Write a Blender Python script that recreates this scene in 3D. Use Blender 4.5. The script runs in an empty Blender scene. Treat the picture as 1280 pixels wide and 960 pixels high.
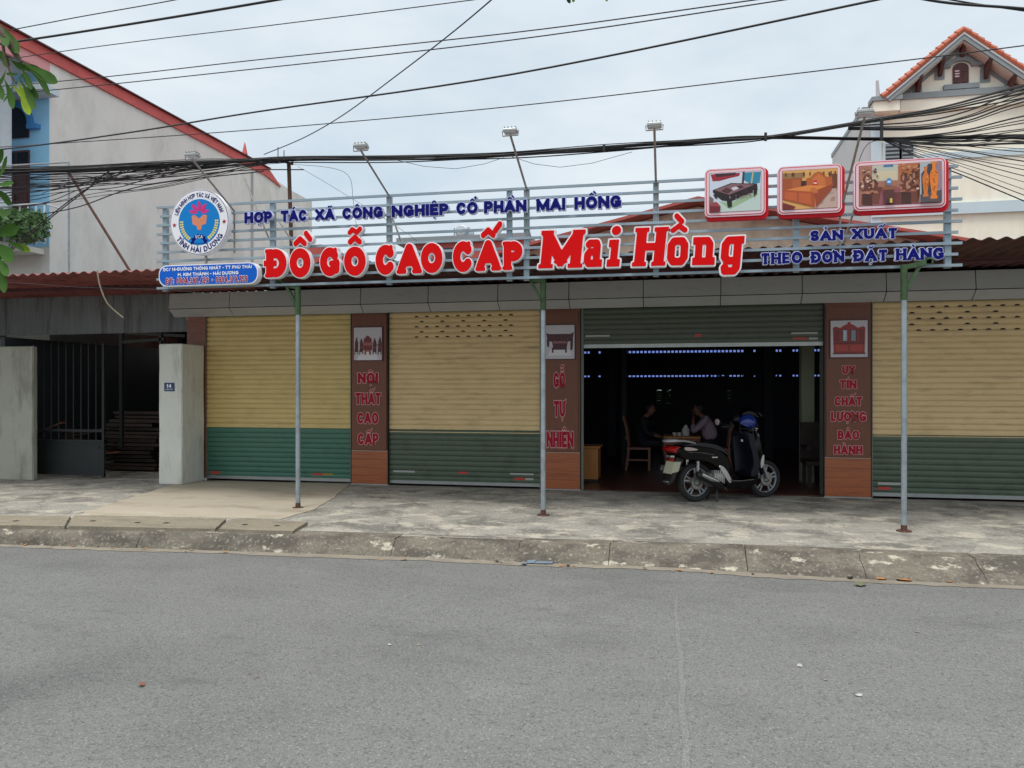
import bpy, bmesh, math, random, unicodedata
import numpy as np
from mathutils import Matrix, Vector
R = math.radians
random.seed(7)
sc = bpy.context.scene
COL = sc.collection

# ------------------------------------------------------------------ camera
TH = R(12.0)
CAMY, CAMZ, FPX, CX, HY = -11.51, 1.52, 960.0, 640.0, 487.0
cd = bpy.data.cameras.new('camera'); cam = bpy.data.objects.new('camera', cd); COL.objects.link(cam)
cd.sensor_width = 36.0; cd.lens = 27.0; cd.clip_start = 0.05; cd.clip_end = 3000
cd.shift_y = (HY - 480.0) / 1280.0
cam.location = (0, CAMY, CAMZ); cam.rotation_euler = (R(90), 0, TH)
sc.camera = cam

# ------------------------------------------------------------------ sky, sun, exposure
SUN_EL, SUN_AZ = R(68), R(-160)      # high, behind the camera a little to its left
w = bpy.data.worlds.new('World'); sc.world = w; w.use_nodes = True
nt = w.node_tree; nt.nodes.clear()
def N(t, tree=nt, **k):
    n = tree.nodes.new(t)
    for a, b in k.items(): setattr(n, a, b)
    return n
out = N('ShaderNodeOutputWorld')
sky = N('ShaderNodeTexSky', sky_type='NISHITA'); sky.sun_disc = False
sky.sun_elevation = SUN_EL; sky.sun_rotation = R(200); sky.air_density = 1.2; sky.dust_density = 3.0
bg1 = N('ShaderNodeBackground'); bg1.inputs[1].default_value = 0.10
nt.links.new(sky.outputs[0], bg1.inputs[0])
tc = N('ShaderNodeTexCoord'); mp = N('ShaderNodeMapping'); mp.inputs['Scale'].default_value = (1.0, 1.0, 2.6)
nt.links.new(tc.outputs['Generated'], mp.inputs[0])
n1 = N('ShaderNodeTexNoise'); n1.inputs['Scale'].default_value = 2.4; n1.inputs['Detail'].default_value = 7; n1.inputs['Roughness'].default_value = 0.55
nt.links.new(mp.outputs[0], n1.inputs[0])
cr = N('ShaderNodeValToRGB'); cr.color_ramp.elements[0].position = 0.34; cr.color_ramp.elements[1].position = 0.66
cr.color_ramp.elements[0].color = (0.58, 0.71, 0.82, 1); cr.color_ramp.elements[1].color = (0.84, 0.91, 0.96, 1)
nt.links.new(n1.outputs['Fac'], cr.inputs[0])
# an overcast sky is brighter overhead than towards the horizon
sep = N('ShaderNodeSeparateXYZ'); nt.links.new(tc.outputs['Generated'], sep.inputs[0])
mr = N('ShaderNodeMapRange'); mr.inputs['From Min'].default_value = 0.38; mr.inputs['From Max'].default_value = 1.0
mr.inputs['To Min'].default_value = 1.04; mr.inputs['To Max'].default_value = 2.6
mr.interpolation_type = 'SMOOTHSTEP'
nt.links.new(sep.outputs['Z'], mr.inputs['Value'])
wm = N('ShaderNodeMix'); wm.data_type = 'RGBA'      # thicker, whiter cloud overhead
mr2 = N('ShaderNodeMapRange'); mr2.inputs['From Min'].default_value = 0.35; mr2.inputs['From Max'].default_value = 0.8; mr2.interpolation_type = 'SMOOTHSTEP'
nt.links.new(sep.outputs['Z'], mr2.inputs['Value']); nt.links.new(mr2.outputs[0], wm.inputs['Factor']); nt.links.new(cr.outputs[0], wm.inputs['A']); wm.inputs['B'].default_value = (0.80, 0.80, 0.79, 1)
bg2 = N('ShaderNodeBackground'); nt.links.new(wm.outputs['Result'], bg2.inputs[0]); nt.links.new(mr.outputs[0], bg2.inputs[1])
mx = N('ShaderNodeMixShader'); mx.inputs[0].default_value = 0.9
nt.links.new(bg1.outputs[0], mx.inputs[1]); nt.links.new(bg2.outputs[0], mx.inputs[2]); nt.links.new(mx.outputs[0], out.inputs[0])
sl = bpy.data.lights.new('sun', 'SUN'); sl.energy = 1.9; sl.angle = R(16); sl.color = (1.0, 0.97, 0.92)
so = bpy.data.objects.new('sun', sl); COL.objects.link(so)
sd = Vector((math.cos(SUN_EL) * math.sin(R(-28)), -math.cos(SUN_EL) * math.cos(R(-28)), math.sin(SUN_EL)))
so.rotation_euler = sd.to_track_quat('Z', 'Y').to_euler()
vs = sc.view_settings; vs.view_transform = 'Standard'; vs.look = 'None'; vs.exposure = 0.0; vs.gamma = 1.0; vs.use_curve_mapping = False
sc.cycles.max_bounces = 8

# ------------------------------------------------------------------ pixel -> place helpers (planes of the street, not of the lens)
st_, ct_ = math.sin(TH), math.cos(TH)
def ray(px, py):
    u = (px - CX) / FPX; v = (HY - py) / FPX
    return Vector((-st_ + u * ct_, ct_ + u * st_, v))
def P(px, py, y):
    d = ray(px, py); t = (y - CAMY) / d.y
    return Vector((d.x * t, y, CAMZ + d.z * t))
def G(px, py, z=0.0):
    d = ray(px, py); t = (z - CAMZ) / d.z
    return Vector((d.x * t, CAMY + d.y * t, z))
def PX(px, py, X):
    d = ray(px, py); t = X / d.x
    return Vector((X, CAMY + d.y * t, CAMZ + d.z * t))
def X0(px, y=0.0): return P(px, HY, y).x
def Z0(px, py, y=0.0): return P(px, py, y).z

# ------------------------------------------------------------------ materials
def lin(c):
    return tuple(((v / 255) / 12.92 if v / 255 <= 0.04045 else ((v / 255 + 0.055) / 1.055) ** 2.4) for v in c)
def mat(name, rgb, rough=0.6, metal=0.0, var=0.0, vscale=4.0, stretch=(1, 1, 1), dark=None, dthr=(0.5, 0.65), dscale=2.0, dstretch=(1, 1, 1),
        bump=0.0, bscale=80.0, spec=0.5, coat=0.0, srgb=True, dmax=1.0):
    m = bpy.data.materials.new(name); m.use_nodes = True
    t = m.node_tree; b = t.nodes['Principled BSDF']
    c = lin(rgb) if srgb else rgb
    b.inputs['Base Color'].default_value = (*c, 1); b.inputs['Roughness'].default_value = rough
    b.inputs['Metallic'].default_value = metal; b.inputs['Specular IOR Level'].default_value = spec
    b.inputs['Coat Weight'].default_value = coat
    if var or dark or bump:
        g = t.nodes.new('ShaderNodeNewGeometry')
        def noise(scale, stv, det=6, rough_=0.6):
            mp = t.nodes.new('ShaderNodeMapping'); mp.inputs['Scale'].default_value = stv
            n = t.nodes.new('ShaderNodeTexNoise'); n.inputs['Scale'].default_value = scale; n.inputs['Detail'].default_value = det
            n.inputs['Roughness'].default_value = rough_
            t.links.new(g.outputs['Position'], mp.inputs[0]); t.links.new(mp.outputs[0], n.inputs[0]); return n
        last = None
        if var:
            n = noise(vscale, stretch)
            r = t.nodes.new('ShaderNodeMapRange'); r.inputs['From Min'].default_value = 0.3; r.inputs['From Max'].default_value = 0.7
            r.inputs['To Min'].default_value = 1 - var; r.inputs['To Max'].default_value = 1 + var
            t.links.new(n.outputs['Fac'], r.inputs['Value'])
            h = t.nodes.new('ShaderNodeHueSaturation'); h.inputs['Color'].default_value = (*c, 1)
            t.links.new(r.outputs[0], h.inputs['Value']); last = h.outputs[0]
        if dark:
            n = noise(dscale, dstretch, 8, 0.65)
            r = t.nodes.new('ShaderNodeMapRange'); r.inputs['From Min'].default_value = dthr[0]; r.inputs['From Max'].default_value = dthr[1]
            r.inputs['To Max'].default_value = dmax
            t.links.new(n.outputs['Fac'], r.inputs['Value'])
            k = t.nodes.new('ShaderNodeMix'); k.data_type = 'RGBA'
            t.links.new(r.outputs[0], k.inputs['Factor'])
            if last: t.links.new(last, k.inputs['A'])
            else: k.inputs['A'].default_value = (*c, 1)
            dc = lin(dark) if srgb else dark
            k.inputs['B'].default_value = (*dc, 1); last = k.outputs['Result']
        if last: t.links.new(last, b.inputs['Base Color'])
        if bump:
            n = noise(bscale, (1, 1, 1), 4)
            bp = t.nodes.new('ShaderNodeBump'); bp.inputs['Strength'].default_value = min(bump, 1.0); bp.inputs['Distance'].default_value = 0.01
            t.links.new(n.outputs['Fac'], bp.inputs['Height']); t.links.new(bp.outputs[0], b.inputs['Normal'])
    return m

M = {}
M['canopy'] = mat('canopy_metal', (140, 78, 74), 0.55, var=0.16, vscale=1.2, stretch=(3, .5, 1), dark=(100, 54, 52), dscale=2.5)
M['canopy_shaded'] = mat('shaded_canopy_metal', (80, 40, 42), 0.6, var=0.14, vscale=1.2, stretch=(3, .5, 1), dark=(54, 28, 30), dscale=2.5)  # darker copy of the canopy metal, shade of the underside put into its colour
M['grey_sheet'] = mat('grey_sheet', (112, 116, 117), 0.5, var=0.1, vscale=2, dark=(80, 80, 78), dstretch=(3, 1, .4))
M['fascia'] = mat('fascia_panel', (176, 177, 176), 0.45, var=0.05, vscale=1.5, dark=(140, 138, 132), dthr=(.55, .8), dstretch=(1, 1, 4), dmax=.5)
M['joint'] = mat('joint_seal', (25, 28, 27), 0.7)
M['wood_tile'] = mat('wood_tile', (130, 72, 46), 0.35, var=0.16, vscale=5, stretch=(1, 1, 14), dark=(92, 48, 32), dscale=3, dstretch=(.5, 1, 12), dmax=.7)
M['wood_tile_low'] = mat('wood_tile_lower', (166, 92, 54), 0.35, var=0.14, vscale=5, stretch=(1, 1, 16), dark=(110, 56, 36), dscale=3, dstretch=(.5, 1, 14), dmax=.7)
M['board_brown'] = mat('board_brown', (112, 64, 40), 0.4, var=0.1, vscale=3, stretch=(8, 1, 1))
M['joint_light'] = mat('joint_light', (190, 170, 150), 0.7)
M['sh_yellow'] = mat('shutter_yellow', (212, 187, 122), 0.42, var=0.07, vscale=2.5, dark=(150, 130, 76), dscale=3, dthr=(.52, .8), dstretch=(.8, 1, 3), dmax=.45)
M['sh_green'] = mat('shutter_green', (66, 114, 96), 0.42, var=0.07, vscale=3, dark=(44, 92, 76), dscale=3, dmax=.6)
M['sh_beige'] = mat('shutter_beige', (220, 191, 140), 0.42, var=0.06, vscale=2.5, dark=(142, 118, 78), dscale=3.5, dthr=(.53, .78), dstretch=(.7, 1, 3.5), dmax=.6)
M['sh_olive'] = mat('shutter_olive', (82, 97, 78), 0.42, var=0.08, vscale=3, dark=(62, 74, 58), dscale=3, dmax=.6)
M['sh_olive2'] = mat('shutter_dark_olive', (78, 84, 70), 0.42, var=0.08, vscale=3, dark=(62, 66, 54), dscale=3, dmax=.6)
M['groove'] = mat('slat_groove', (70, 60, 36), 0.8)
M['alu'] = mat('aluminium', (170, 172, 170), 0.4, 0.6, var=0.1, vscale=6)
M['jamb'] = mat('door_jamb', (120, 124, 112), 0.5, var=0.1, vscale=4)
M['galv'] = mat('galvanised', (150, 160, 166), 0.45, 0.35, var=0.12, vscale=9, dark=(122, 128, 132), dscale=6, dmax=.6)
M['frame'] = mat('frame_paint', (140, 156, 166), 0.45, 0.1, var=0.06, vscale=6)
M['green_paint'] = mat('green_paint', (54, 80, 44), 0.5, var=0.3, vscale=14, dark=(34, 52, 28), dscale=9)
M['rust'] = mat('rust', (84, 58, 46), 0.85, var=0.3, vscale=20)
M['white_wall'] = mat('white_wall', (216, 217, 208), 0.8, var=0.05, vscale=2, dark=(150, 148, 134), dscale=2.2, dthr=(.52, .8), dstretch=(2, 2, .8), dmax=.7, bump=.3, bscale=30)
M['old_wall'] = mat('old_wall', (164, 164, 152), 0.85, var=0.08, vscale=2, dark=(96, 96, 84), dscale=1.8, dthr=(.48, .72), dstretch=(2.2, 2, .6), dmax=.8, bump=.4, bscale=30)
M['beige_wall'] = mat('beige_wall', (214, 216, 212), 0.85, var=0.06, vscale=.5, dark=(166, 166, 158), dscale=.9, dthr=(.47, .76), dstretch=(1, 1.2, .6), dmax=.7, bump=.3, bscale=12)
M['blue_wall'] = mat('blue_wall', (146, 204, 238), 0.7, var=0.04, vscale=2)
M['pale_blue'] = mat('pale_blue_trim', (188, 206, 214), 0.7, var=0.03, vscale=2)
M['blue_trim'] = mat('blue_trim', (64, 132, 190), 0.6)
M['red_band'] = mat('red_band', (196, 92, 88), 0.7, var=0.08, vscale=2, dark=(170, 74, 70), dscale=3, dmax=.5)
M['pink_tile'] = mat('pink_tile', (208, 148, 150), 0.6, var=0.05)
M['cream'] = mat('cream_wall', (234, 232, 216), 0.8, var=0.03, vscale=1, dark=(196, 190, 166), dscale=.7, dthr=(.5, .85), dstretch=(2, 2, .6), dmax=.6, bump=.15, bscale=10)
M['grey_wall'] = mat('grey_side_wall', (178, 180, 182), 0.85, var=0.05, vscale=1)
M['grey_trim'] = mat('grey_trim', (132, 142, 146), 0.7, var=0.05)
M['orange_tile'] = mat('orange_tile', (180, 96, 68), 0.6, var=0.2, vscale=6)
M['brown_wood'] = mat('dark_brown_wood', (84, 44, 44), 0.5, var=0.15, vscale=6)
M['soffit'] = mat('soffit', (206, 196, 184), 0.8)
M['red_roof'] = mat('red_metal_roof', (172, 80, 72), 0.55, var=0.12, vscale=1.2)
M['stone_wall'] = mat('mottled_render', (224, 206, 182), 0.9, var=0.12, vscale=7, dark=(180, 152, 126), dscale=4, dthr=(.48, .75), dmax=.8, bump=.6, bscale=14)
M['glass_dark'] = mat('dark_glass', (30, 34, 38), 0.12, spec=0.6)
M['cable'] = mat('cable_black', (30, 31, 34), 0.7)
M['cable2'] = mat('cable_grey', (52, 54, 58), 0.7)
M['white'] = mat('white_plastic', (232, 232, 236), 0.4)
M['red_face'] = mat('red_acrylic', (214, 6, 10), 0.55, spec=.12)
M['red_side'] = mat('red_side', (196, 16, 34), 0.5, spec=.2)
M['pink_rim'] = mat('pale_pink_rim', (226, 196, 204), 0.35)
M['navy'] = mat('navy_acrylic', (10, 14, 104), 0.55, spec=.12)
M['outline_blue'] = mat('pale_outline', (206, 212, 240), 0.4)
M['board_blue'] = mat('board_blue', (10, 92, 196), 0.5, spec=.2)
M['emblem_blue'] = mat('emblem_blue', (10, 124, 200), 0.5, spec=.2)
M['magenta'] = mat('magenta', (206, 28, 124), 0.4)
M['book'] = mat('book_orange', (214, 132, 96), 0.4)
M['wheat'] = mat('wheat_yellow', (222, 208, 120), 0.4)
M['dk_red'] = mat('poster_red', (160, 14, 40), 0.5, spec=.2)
M['poster_out'] = mat('poster_outline', (212, 160, 160), 0.4)
M['plate_blue'] = mat('plate_blue', (26, 62, 108), 0.35)
M['black_plastic'] = mat('black_plastic', (20, 21, 24), 0.45)
M['black_paint'] = mat('black_paint', (2, 2, 5), 0.16, spec=.22)
M['navy_paint'] = mat('dark_navy_panel', (14, 18, 30), 0.35, spec=.3)
M['tyre'] = mat('tyre_rubber', (38, 38, 40), 0.85, var=0.2, vscale=20)
M['rim'] = mat('rim_silver', (160, 162, 164), 0.32, 0.5)
M['chrome'] = mat('chrome', (200, 200, 204), 0.2, 0.9)
M['steel_dull'] = mat('dull_steel', (150, 146, 140), 0.4, 0.7, var=.2, vscale=30)
M['seat'] = mat('seat_vinyl', (26, 26, 28), 0.5)
M['tail_red'] = mat('tail_lens', (160, 10, 12), 0.15)
M['lens'] = mat('clear_lens', (176, 160, 154), 0.15)
M['plate'] = mat('number_plate', (168, 170, 146), 0.5)
M['helmet_blue'] = mat('helmet_blue', (20, 44, 120), 0.2, coat=.3)
M['skin'] = mat('skin', (128, 86, 66), 0.55)
M['hair'] = mat('hair', (22, 19, 18), 0.6)
M['lilac'] = mat('lilac_shirt', (158, 138, 152), 0.8)
M['dark_cloth'] = mat('dark_cloth', (20, 22, 32), 0.8)
M['wood_light'] = mat('light_wood', (190, 126, 66), 0.4, var=.14, vscale=6, stretch=(4, 4, .6))
M['wood_mid'] = mat('mid_wood', (132, 80, 60), 0.45, var=.14, vscale=6)
M['wood_dark'] = mat('dark_timber', (50, 38, 32), 0.6, var=.4, vscale=4)
M['floor_tile'] = mat('floor_tile', (92, 58, 48), 0.3, var=.15, vscale=2)
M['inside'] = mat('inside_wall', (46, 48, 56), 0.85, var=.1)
M['inside_col'] = mat('inside_column', (150, 152, 128), 0.8)
M['dark_gate'] = mat('gate_paint', (28, 32, 34), 0.6, var=.2, vscale=4, dark=(44, 48, 48), dscale=2.5, dmax=.5)
M['shed'] = mat('shed_sheet', (58, 64, 68), 0.5, var=.1)
M['leaf'] = mat('leaf_green', (54, 88, 28), 0.6, var=.25, vscale=9, spec=.15)
M['leaf2'] = mat('leaf_yellow_green', (130, 156, 36), 0.6, var=.2, vscale=9, spec=.15)
M['bush'] = mat('bush_green', (104, 136, 92), 0.6, var=.35, vscale=9, spec=.2)
M['leaf_old'] = mat('leaf_faded', (104, 108, 80), .8)
M['bark'] = mat('bark', (84, 74, 62), 0.9, var=.25, vscale=20, bump=.5)
M['dry_leaf'] = mat('dry_leaf', (166, 112, 58), 0.8, var=.3, vscale=20)
M['blue_litter'] = mat('blue_plastic_scrap', (112, 128, 142), 0.4)
M['sand'] = mat('gutter_sand', (136, 129, 116), 0.95, var=.15, vscale=10, dark=(120, 112, 100), dscale=5, bump=.3)
M['tank'] = mat('steel_tank', (196, 200, 204), 0.3, 0.7)
M['sticker_r'] = mat('sticker_red', (190, 60, 56), 0.5)
M['sticker_w'] = mat('sticker_white', (170, 172, 168), 0.5)
M['sticker_y'] = mat('sticker_yellow', (150, 130, 40), 0.5)
M['lamp_glass'] = mat('lamp_glass', (214, 220, 222), 0.2)

def ground_mat(name, base, specks, patch_d, patch_l, pscale, stretch, bumpd=.004, thr_d=(.5, .68), thr_l=(.56, .72), spscale=220, rough=.9, cracks=False, grain=False):
    m = bpy.data.materials.new(name); m.use_nodes = True
    t = m.node_tree; b = t.nodes['Principled BSDF']; b.inputs['Roughness'].default_value = rough; b.inputs['Specular IOR Level'].default_value = .25
    g = t.nodes.new('ShaderNodeNewGeometry')
    def noise(scale, stv=(1, 1, 1), det=7, ro=.6, off=(0, 0, 0)):
        mp = t.nodes.new('ShaderNodeMapping'); mp.inputs['Scale'].default_value = stv; mp.inputs['Location'].default_value = off
        n = t.nodes.new('ShaderNodeTexNoise'); n.inputs['Scale'].default_value = scale; n.inputs['Detail'].default_value = det; n.inputs['Roughness'].default_value = ro
        t.links.new(g.outputs['Position'], mp.inputs[0]); t.links.new(mp.outputs[0], n.inputs[0]); return n
    def mixc(a, bcol, fac, lo, hi, mxv=1.0):
        r = t.nodes.new('ShaderNodeMapRange'); r.inputs['From Min'].default_value = lo; r.inputs['From Max'].default_value = hi; r.inputs['To Max'].default_value = mxv
        t.links.new(fac, r.inputs['Value'])
        k = t.nodes.new('ShaderNodeMix'); k.data_type = 'RGBA'; t.links.new(r.outputs[0], k.inputs['Factor'])
        if isinstance(a, tuple): k.inputs['A'].default_value = (*lin(a), 1)
        else: t.links.new(a, k.inputs['A'])
        k.inputs['B'].default_value = (*lin(bcol), 1); return k.outputs['Result']
    c = mixc(base, patch_d, noise(pscale, stretch).outputs['Fac'], *thr_d, .85)
    c = mixc(c, patch_l, noise(pscale * 1.7, stretch, off=(5, 9, 0)).outputs['Fac'], *thr_l, .8)
    sp = noise(spscale, det=2)
    c = mixc(c, specks[0], sp.outputs['Fac'], .54, .68, .7)
    c = mixc(c, specks[1], noise(spscale * .8, det=2, off=(3, 3, 3)).outputs['Fac'], .57, .7, .75)
    if grain:
        c = mixc(c, (60, 62, 61), noise(26, det=5, ro=.75, off=(1, 7, 0)).outputs['Fac'], .54, .70, .7)
        c = mixc(c, (152, 154, 152), noise(150, det=3, ro=.7, off=(8, 2, 0)).outputs['Fac'], .54, .68, .6)
        c = mixc(c, (78, 79, 78), noise(1.1, (1, 2.5, 1), det=10, ro=.8, off=(2, 4, 0)).outputs['Fac'], .56, .74, .6)
    if cracks:
        v = t.nodes.new('ShaderNodeTexVoronoi'); v.feature = 'DISTANCE_TO_EDGE'; v.inputs['Scale'].default_value = .75
        wn = noise(2.2, det=6); vm = t.nodes.new('ShaderNodeVectorMath'); vm.operation = 'MULTIPLY_ADD'
        vm.inputs[1].default_value = (.55, .55, 0); t.links.new(wn.outputs['Color'], vm.inputs[0]); t.links.new(g.outputs['Position'], vm.inputs[2])
        t.links.new(vm.outputs[0], v.inputs['Vector'])
        c = mixc(c, (74, 70, 64), v.outputs['Distance'], .010, .002, .4)
    t.links.new(c, b.inputs['Base Color'])
    bp = t.nodes.new('ShaderNodeBump'); bp.inputs['Strength'].default_value = .6; bp.inputs['Distance'].default_value = bumpd
    t.links.new(sp.outputs['Fac'], bp.inputs['Height']); t.links.new(bp.outputs[0], b.inputs['Normal'])
    return m
M['asphalt'] = ground_mat('asphalt', (113, 114, 112), ((62, 63, 62), (148, 150, 148)), (102, 103, 102), (122, 123, 121), .8, (1, 1.6, 1), .012, spscale=84, grain=True)
M['concrete'] = ground_mat('pavement_concrete', (156, 153, 144), ((116, 113, 106), (184, 181, 170)), (106, 104, 99), (192, 186, 170), 1.5, (1, 1.25, 1), .004, (.46, .60), (.53, .62), 34, cracks=True)
M['concrete_new'] = ground_mat('pale_concrete', (176, 167, 150), ((160, 150, 134), (190, 184, 170)), (150, 140, 120), (188, 180, 164), 1.0, (1, 2.5, 1), .002, (.5, .66), (.5, .7), 60)
M['concrete_dark'] = ground_mat('drain_concrete', (138, 130, 114), ((110, 104, 92), (160, 154, 138)), (112, 106, 94), (160, 152, 134), 1.6, (1, 3.0, 1), .004, spscale=60)
M['kerb'] = ground_mat('kerb_concrete', (118, 112, 101), ((84, 80, 72), (150, 145, 134)), (80, 76, 70), (196, 190, 172), 3.2, (.7, 1, 1.6), .008, (.44, .6), (.60, .65), 38)

# ------------------------------------------------------------------ building helpers
PM = {}
def mtx(o): return PM.get(o.name, Matrix.Identity(4))
def parent(o, p):
    if p is not None:
        o.parent = p; o.matrix_parent_inverse = mtx(p).inverted()
    PM[o.name] = Matrix.Identity(4)
def tag(o, label=None, cat=None, group=None, kind=None):
    if label: o['label'] = label
    if cat: o['category'] = cat
    if group: o['group'] = group
    if kind: o['kind'] = kind
    return o
def empty(name, loc, label=None, cat=None, group=None, rz=0.0):
    o = bpy.data.objects.new(name, None); COL.objects.link(o); o.location = loc; o.rotation_euler = (0, 0, rz); o.empty_display_size = .1
    PM[o.name] = Matrix.Translation(loc) @ Matrix.Rotation(rz, 4, 'Z')
    return tag(o, label, cat, group)
def link(name, me, m=None, p=None, smooth=False):
    o = bpy.data.objects.new(name, me); COL.objects.link(o)
    if m is not None and not me.materials: me.materials.append(m)
    parent(o, p)
    if smooth:
        me.polygons.foreach_set('use_smooth', [True] * len(me.polygons))
    return o
class MB:
    def __init__(s): s.v = []; s.f = []; s.mi = []
    def add(s, vs, fs, mi=0):
        n = len(s.v); s.v += [tuple(v) for v in vs]; s.f += [tuple(i + n for i in f) for f in fs]; s.mi += [mi] * len(fs); return s
    def box(s, x0, x1, y0, y1, z0, z1, mi=0):
        vs = [(x, y, z) for x in (x0, x1) for y in (y0, y1) for z in (z0, z1)]
        return s.add(vs, [(0, 1, 3, 2), (4, 6, 7, 5), (0, 4, 5, 1), (2, 3, 7, 6), (0, 2, 6, 4), (1, 5, 7, 3)], mi)
    def bar(s, a, b, w, h=None, mi=0):
        a, b = Vector(a), Vector(b); d = (b - a).normalized(); h = h or w
        up = Vector((0, 0, 1)) if abs(d.z) < .95 else Vector((0, 1, 0))
        r = d.cross(up).normalized(); u = r.cross(d)
        vs = []
        for q in (a, b):
            for i, j in ((-1, -1), (1, -1), (1, 1), (-1, 1)): vs.append(q + r * (i * w / 2) + u * (j * h / 2))
        return s.add(vs, [(3, 2, 1, 0), (4, 5, 6, 7), (0, 1, 5, 4), (1, 2, 6, 5), (2, 3, 7, 6), (3, 0, 4, 7)], mi)
    def tube(s, pts, r, n=6, mi=0, caps=True):
        pts = [Vector(p) for p in pts]; rr = r if isinstance(r, (list, tuple)) else [r] * len(pts)
        d = (pts[1] - pts[0]).normalized(); up = Vector((0, 0, 1)) if abs(d.z) < .9 else Vector((0, 1, 0))
        x = d.cross(up).normalized(); vs = []; fs = []
        for i, p in enumerate(pts):
            d = (pts[min(i + 1, len(pts) - 1)] - pts[max(i - 1, 0)]).normalized()
            x = (x - d * x.dot(d)).normalized(); y = d.cross(x)
            for k in range(n):
                a = 2 * math.pi * k / n; vs.append(p + (x * math.cos(a) + y * math.sin(a)) * rr[i])
        for i in range(len(pts) - 1):
            for k in range(n):
                a, b = i * n + k, i * n + (k + 1) % n; fs.append((a, b, b + n, a + n))
        if caps: fs += [tuple(range(n))[::-1], tuple(range((len(pts) - 1) * n, len(pts) * n))]
        return s.add(vs, fs, mi)
    def prism(s, poly, axis, a, b, mi=0):   # poly: 2D points; axis 'y': (x,z) swept in y; 'z': (x,y); 'x': (y,z)
        def q(p, t): return {'y': (p[0], t, p[1]), 'z': (p[0], p[1], t), 'x': (t, p[0], p[1])}[axis]
        n = len(poly); vs = [q(p, a) for p in poly] + [q(p, b) for p in poly]
        fs = [tuple(range(n)), tuple(range(n, 2 * n))[::-1]] + [(i, i + n, (i + 1) % n + n, (i + 1) % n) for i in range(n)]
        return s.add(vs, fs, mi)
    def lathe(s, prof, c=(0, 0, 0), axis='z', n=20, mi=0):   # prof: (r, h)
        vs = []; fs = []; c = Vector(c)
        for r, h in prof:
            for k in range(n):
                a = 2 * math.pi * k / n; e, g = r * math.cos(a), r * math.sin(a)
                vs.append(c + Vector({'z': (e, g, h), 'y': (e, h, g), 'x': (h, e, g)}[axis]))
        for i in range(len(prof) - 1):
            for k in range(n):
                a, b = i * n + k, i * n + (k + 1) % n; fs.append((a, b, b + n, a + n))
        return s.add(vs, fs, mi)
    def ell(s, c, r, n=12, mi=0):
        c = Vector(c); vs = []; fs = []; rows = n // 2
        for i in range(rows + 1):
            t = math.pi * i / rows
            for k in range(n):
                a = 2 * math.pi * k / n
                vs.append(c + Vector((r[0] * math.sin(t) * math.cos(a), r[1] * math.sin(t) * math.sin(a), r[2] * math.cos(t))))
        for i in range(rows):
            for k in range(n):
                a, b = i * n + k, i * n + (k + 1) % n; fs.append((a, b, b + n, a + n))
        return s.add(vs, fs, mi)
    def mesh(s, name, mats):
        me = bpy.data.meshes.new(name); me.from_pydata(s.v, [], s.f)
        for m in (mats if isinstance(mats, (list, tuple)) else [mats]): me.materials.append(m)
        if any(s.mi): me.polygons.foreach_set('material_index', s.mi)
        bm = bmesh.new(); bm.from_mesh(me); bmesh.ops.recalc_face_normals(bm, faces=bm.faces); bm.to_mesh(me); bm.free()
        return me
    def build(s, name, mats, p=None, smooth=False, bevel=0.0, sub=0, local=False):
        me = s.mesh(name, mats)
        if bevel:
            bm = bmesh.new(); bm.from_mesh(me)
            bmesh.ops.remove_doubles(bm, verts=bm.verts, dist=1e-5)
            bmesh.ops.bevel(bm, geom=[e for e in bm.edges if len(e.link_faces) == 2 and e.calc_face_angle(0) > .5], offset=bevel, segments=2, affect='EDGES', profile=.5, clamp_overlap=True)
            bm.to_mesh(me); bm.free()
        o = link(name, me, None, p)
        if local and p is not None: o.matrix_parent_inverse = Matrix.Identity(4)
        if smooth:
            me.polygons.foreach_set('use_smooth', [True] * len(me.polygons))
            if smooth == 'auto':
                me.set_sharp_from_angle(angle=R(38))
        return o
def inst(o_src, p=None, loc=None, name=None):
    o = o_src.copy(); COL.objects.link(o)
    if name: o.name = name
    PM[o.name] = Matrix.Identity(4)
    if p is not None: parent(o, p)
    if loc is not None: o.location = loc
    return o
def copy_tree(root, loc, rz=None):
    def rec(o, pr):
        c = o.copy(); COL.objects.link(c)
        if pr is not None: c.parent = pr; c.matrix_parent_inverse = o.matrix_parent_inverse.copy()
        for ch in [x for x in COL.objects if x.parent == o]: rec(ch, c)
        return c
    r = rec(root, None); r.location = loc
    if rz is not None: r.rotation_euler.z = rz
    return r
def spline(pts, n=8):
    pts = [Vector(p) for p in pts]; o = []
    for i in range(len(pts) - 1):
        p0, p1, p2, p3 = pts[max(i - 1, 0)], pts[i], pts[i + 1], pts[min(i + 2, len(pts) - 1)]
        for k in range(n):
            t = k / n
            o.append(.5 * ((2 * p1) + (p2 - p0) * t + (2 * p0 - 5 * p1 + 4 * p2 - p3) * t * t + (3 * p1 - p0 - 3 * p2 + p3) * t ** 3))
    o.append(pts[-1]); return o

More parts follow.
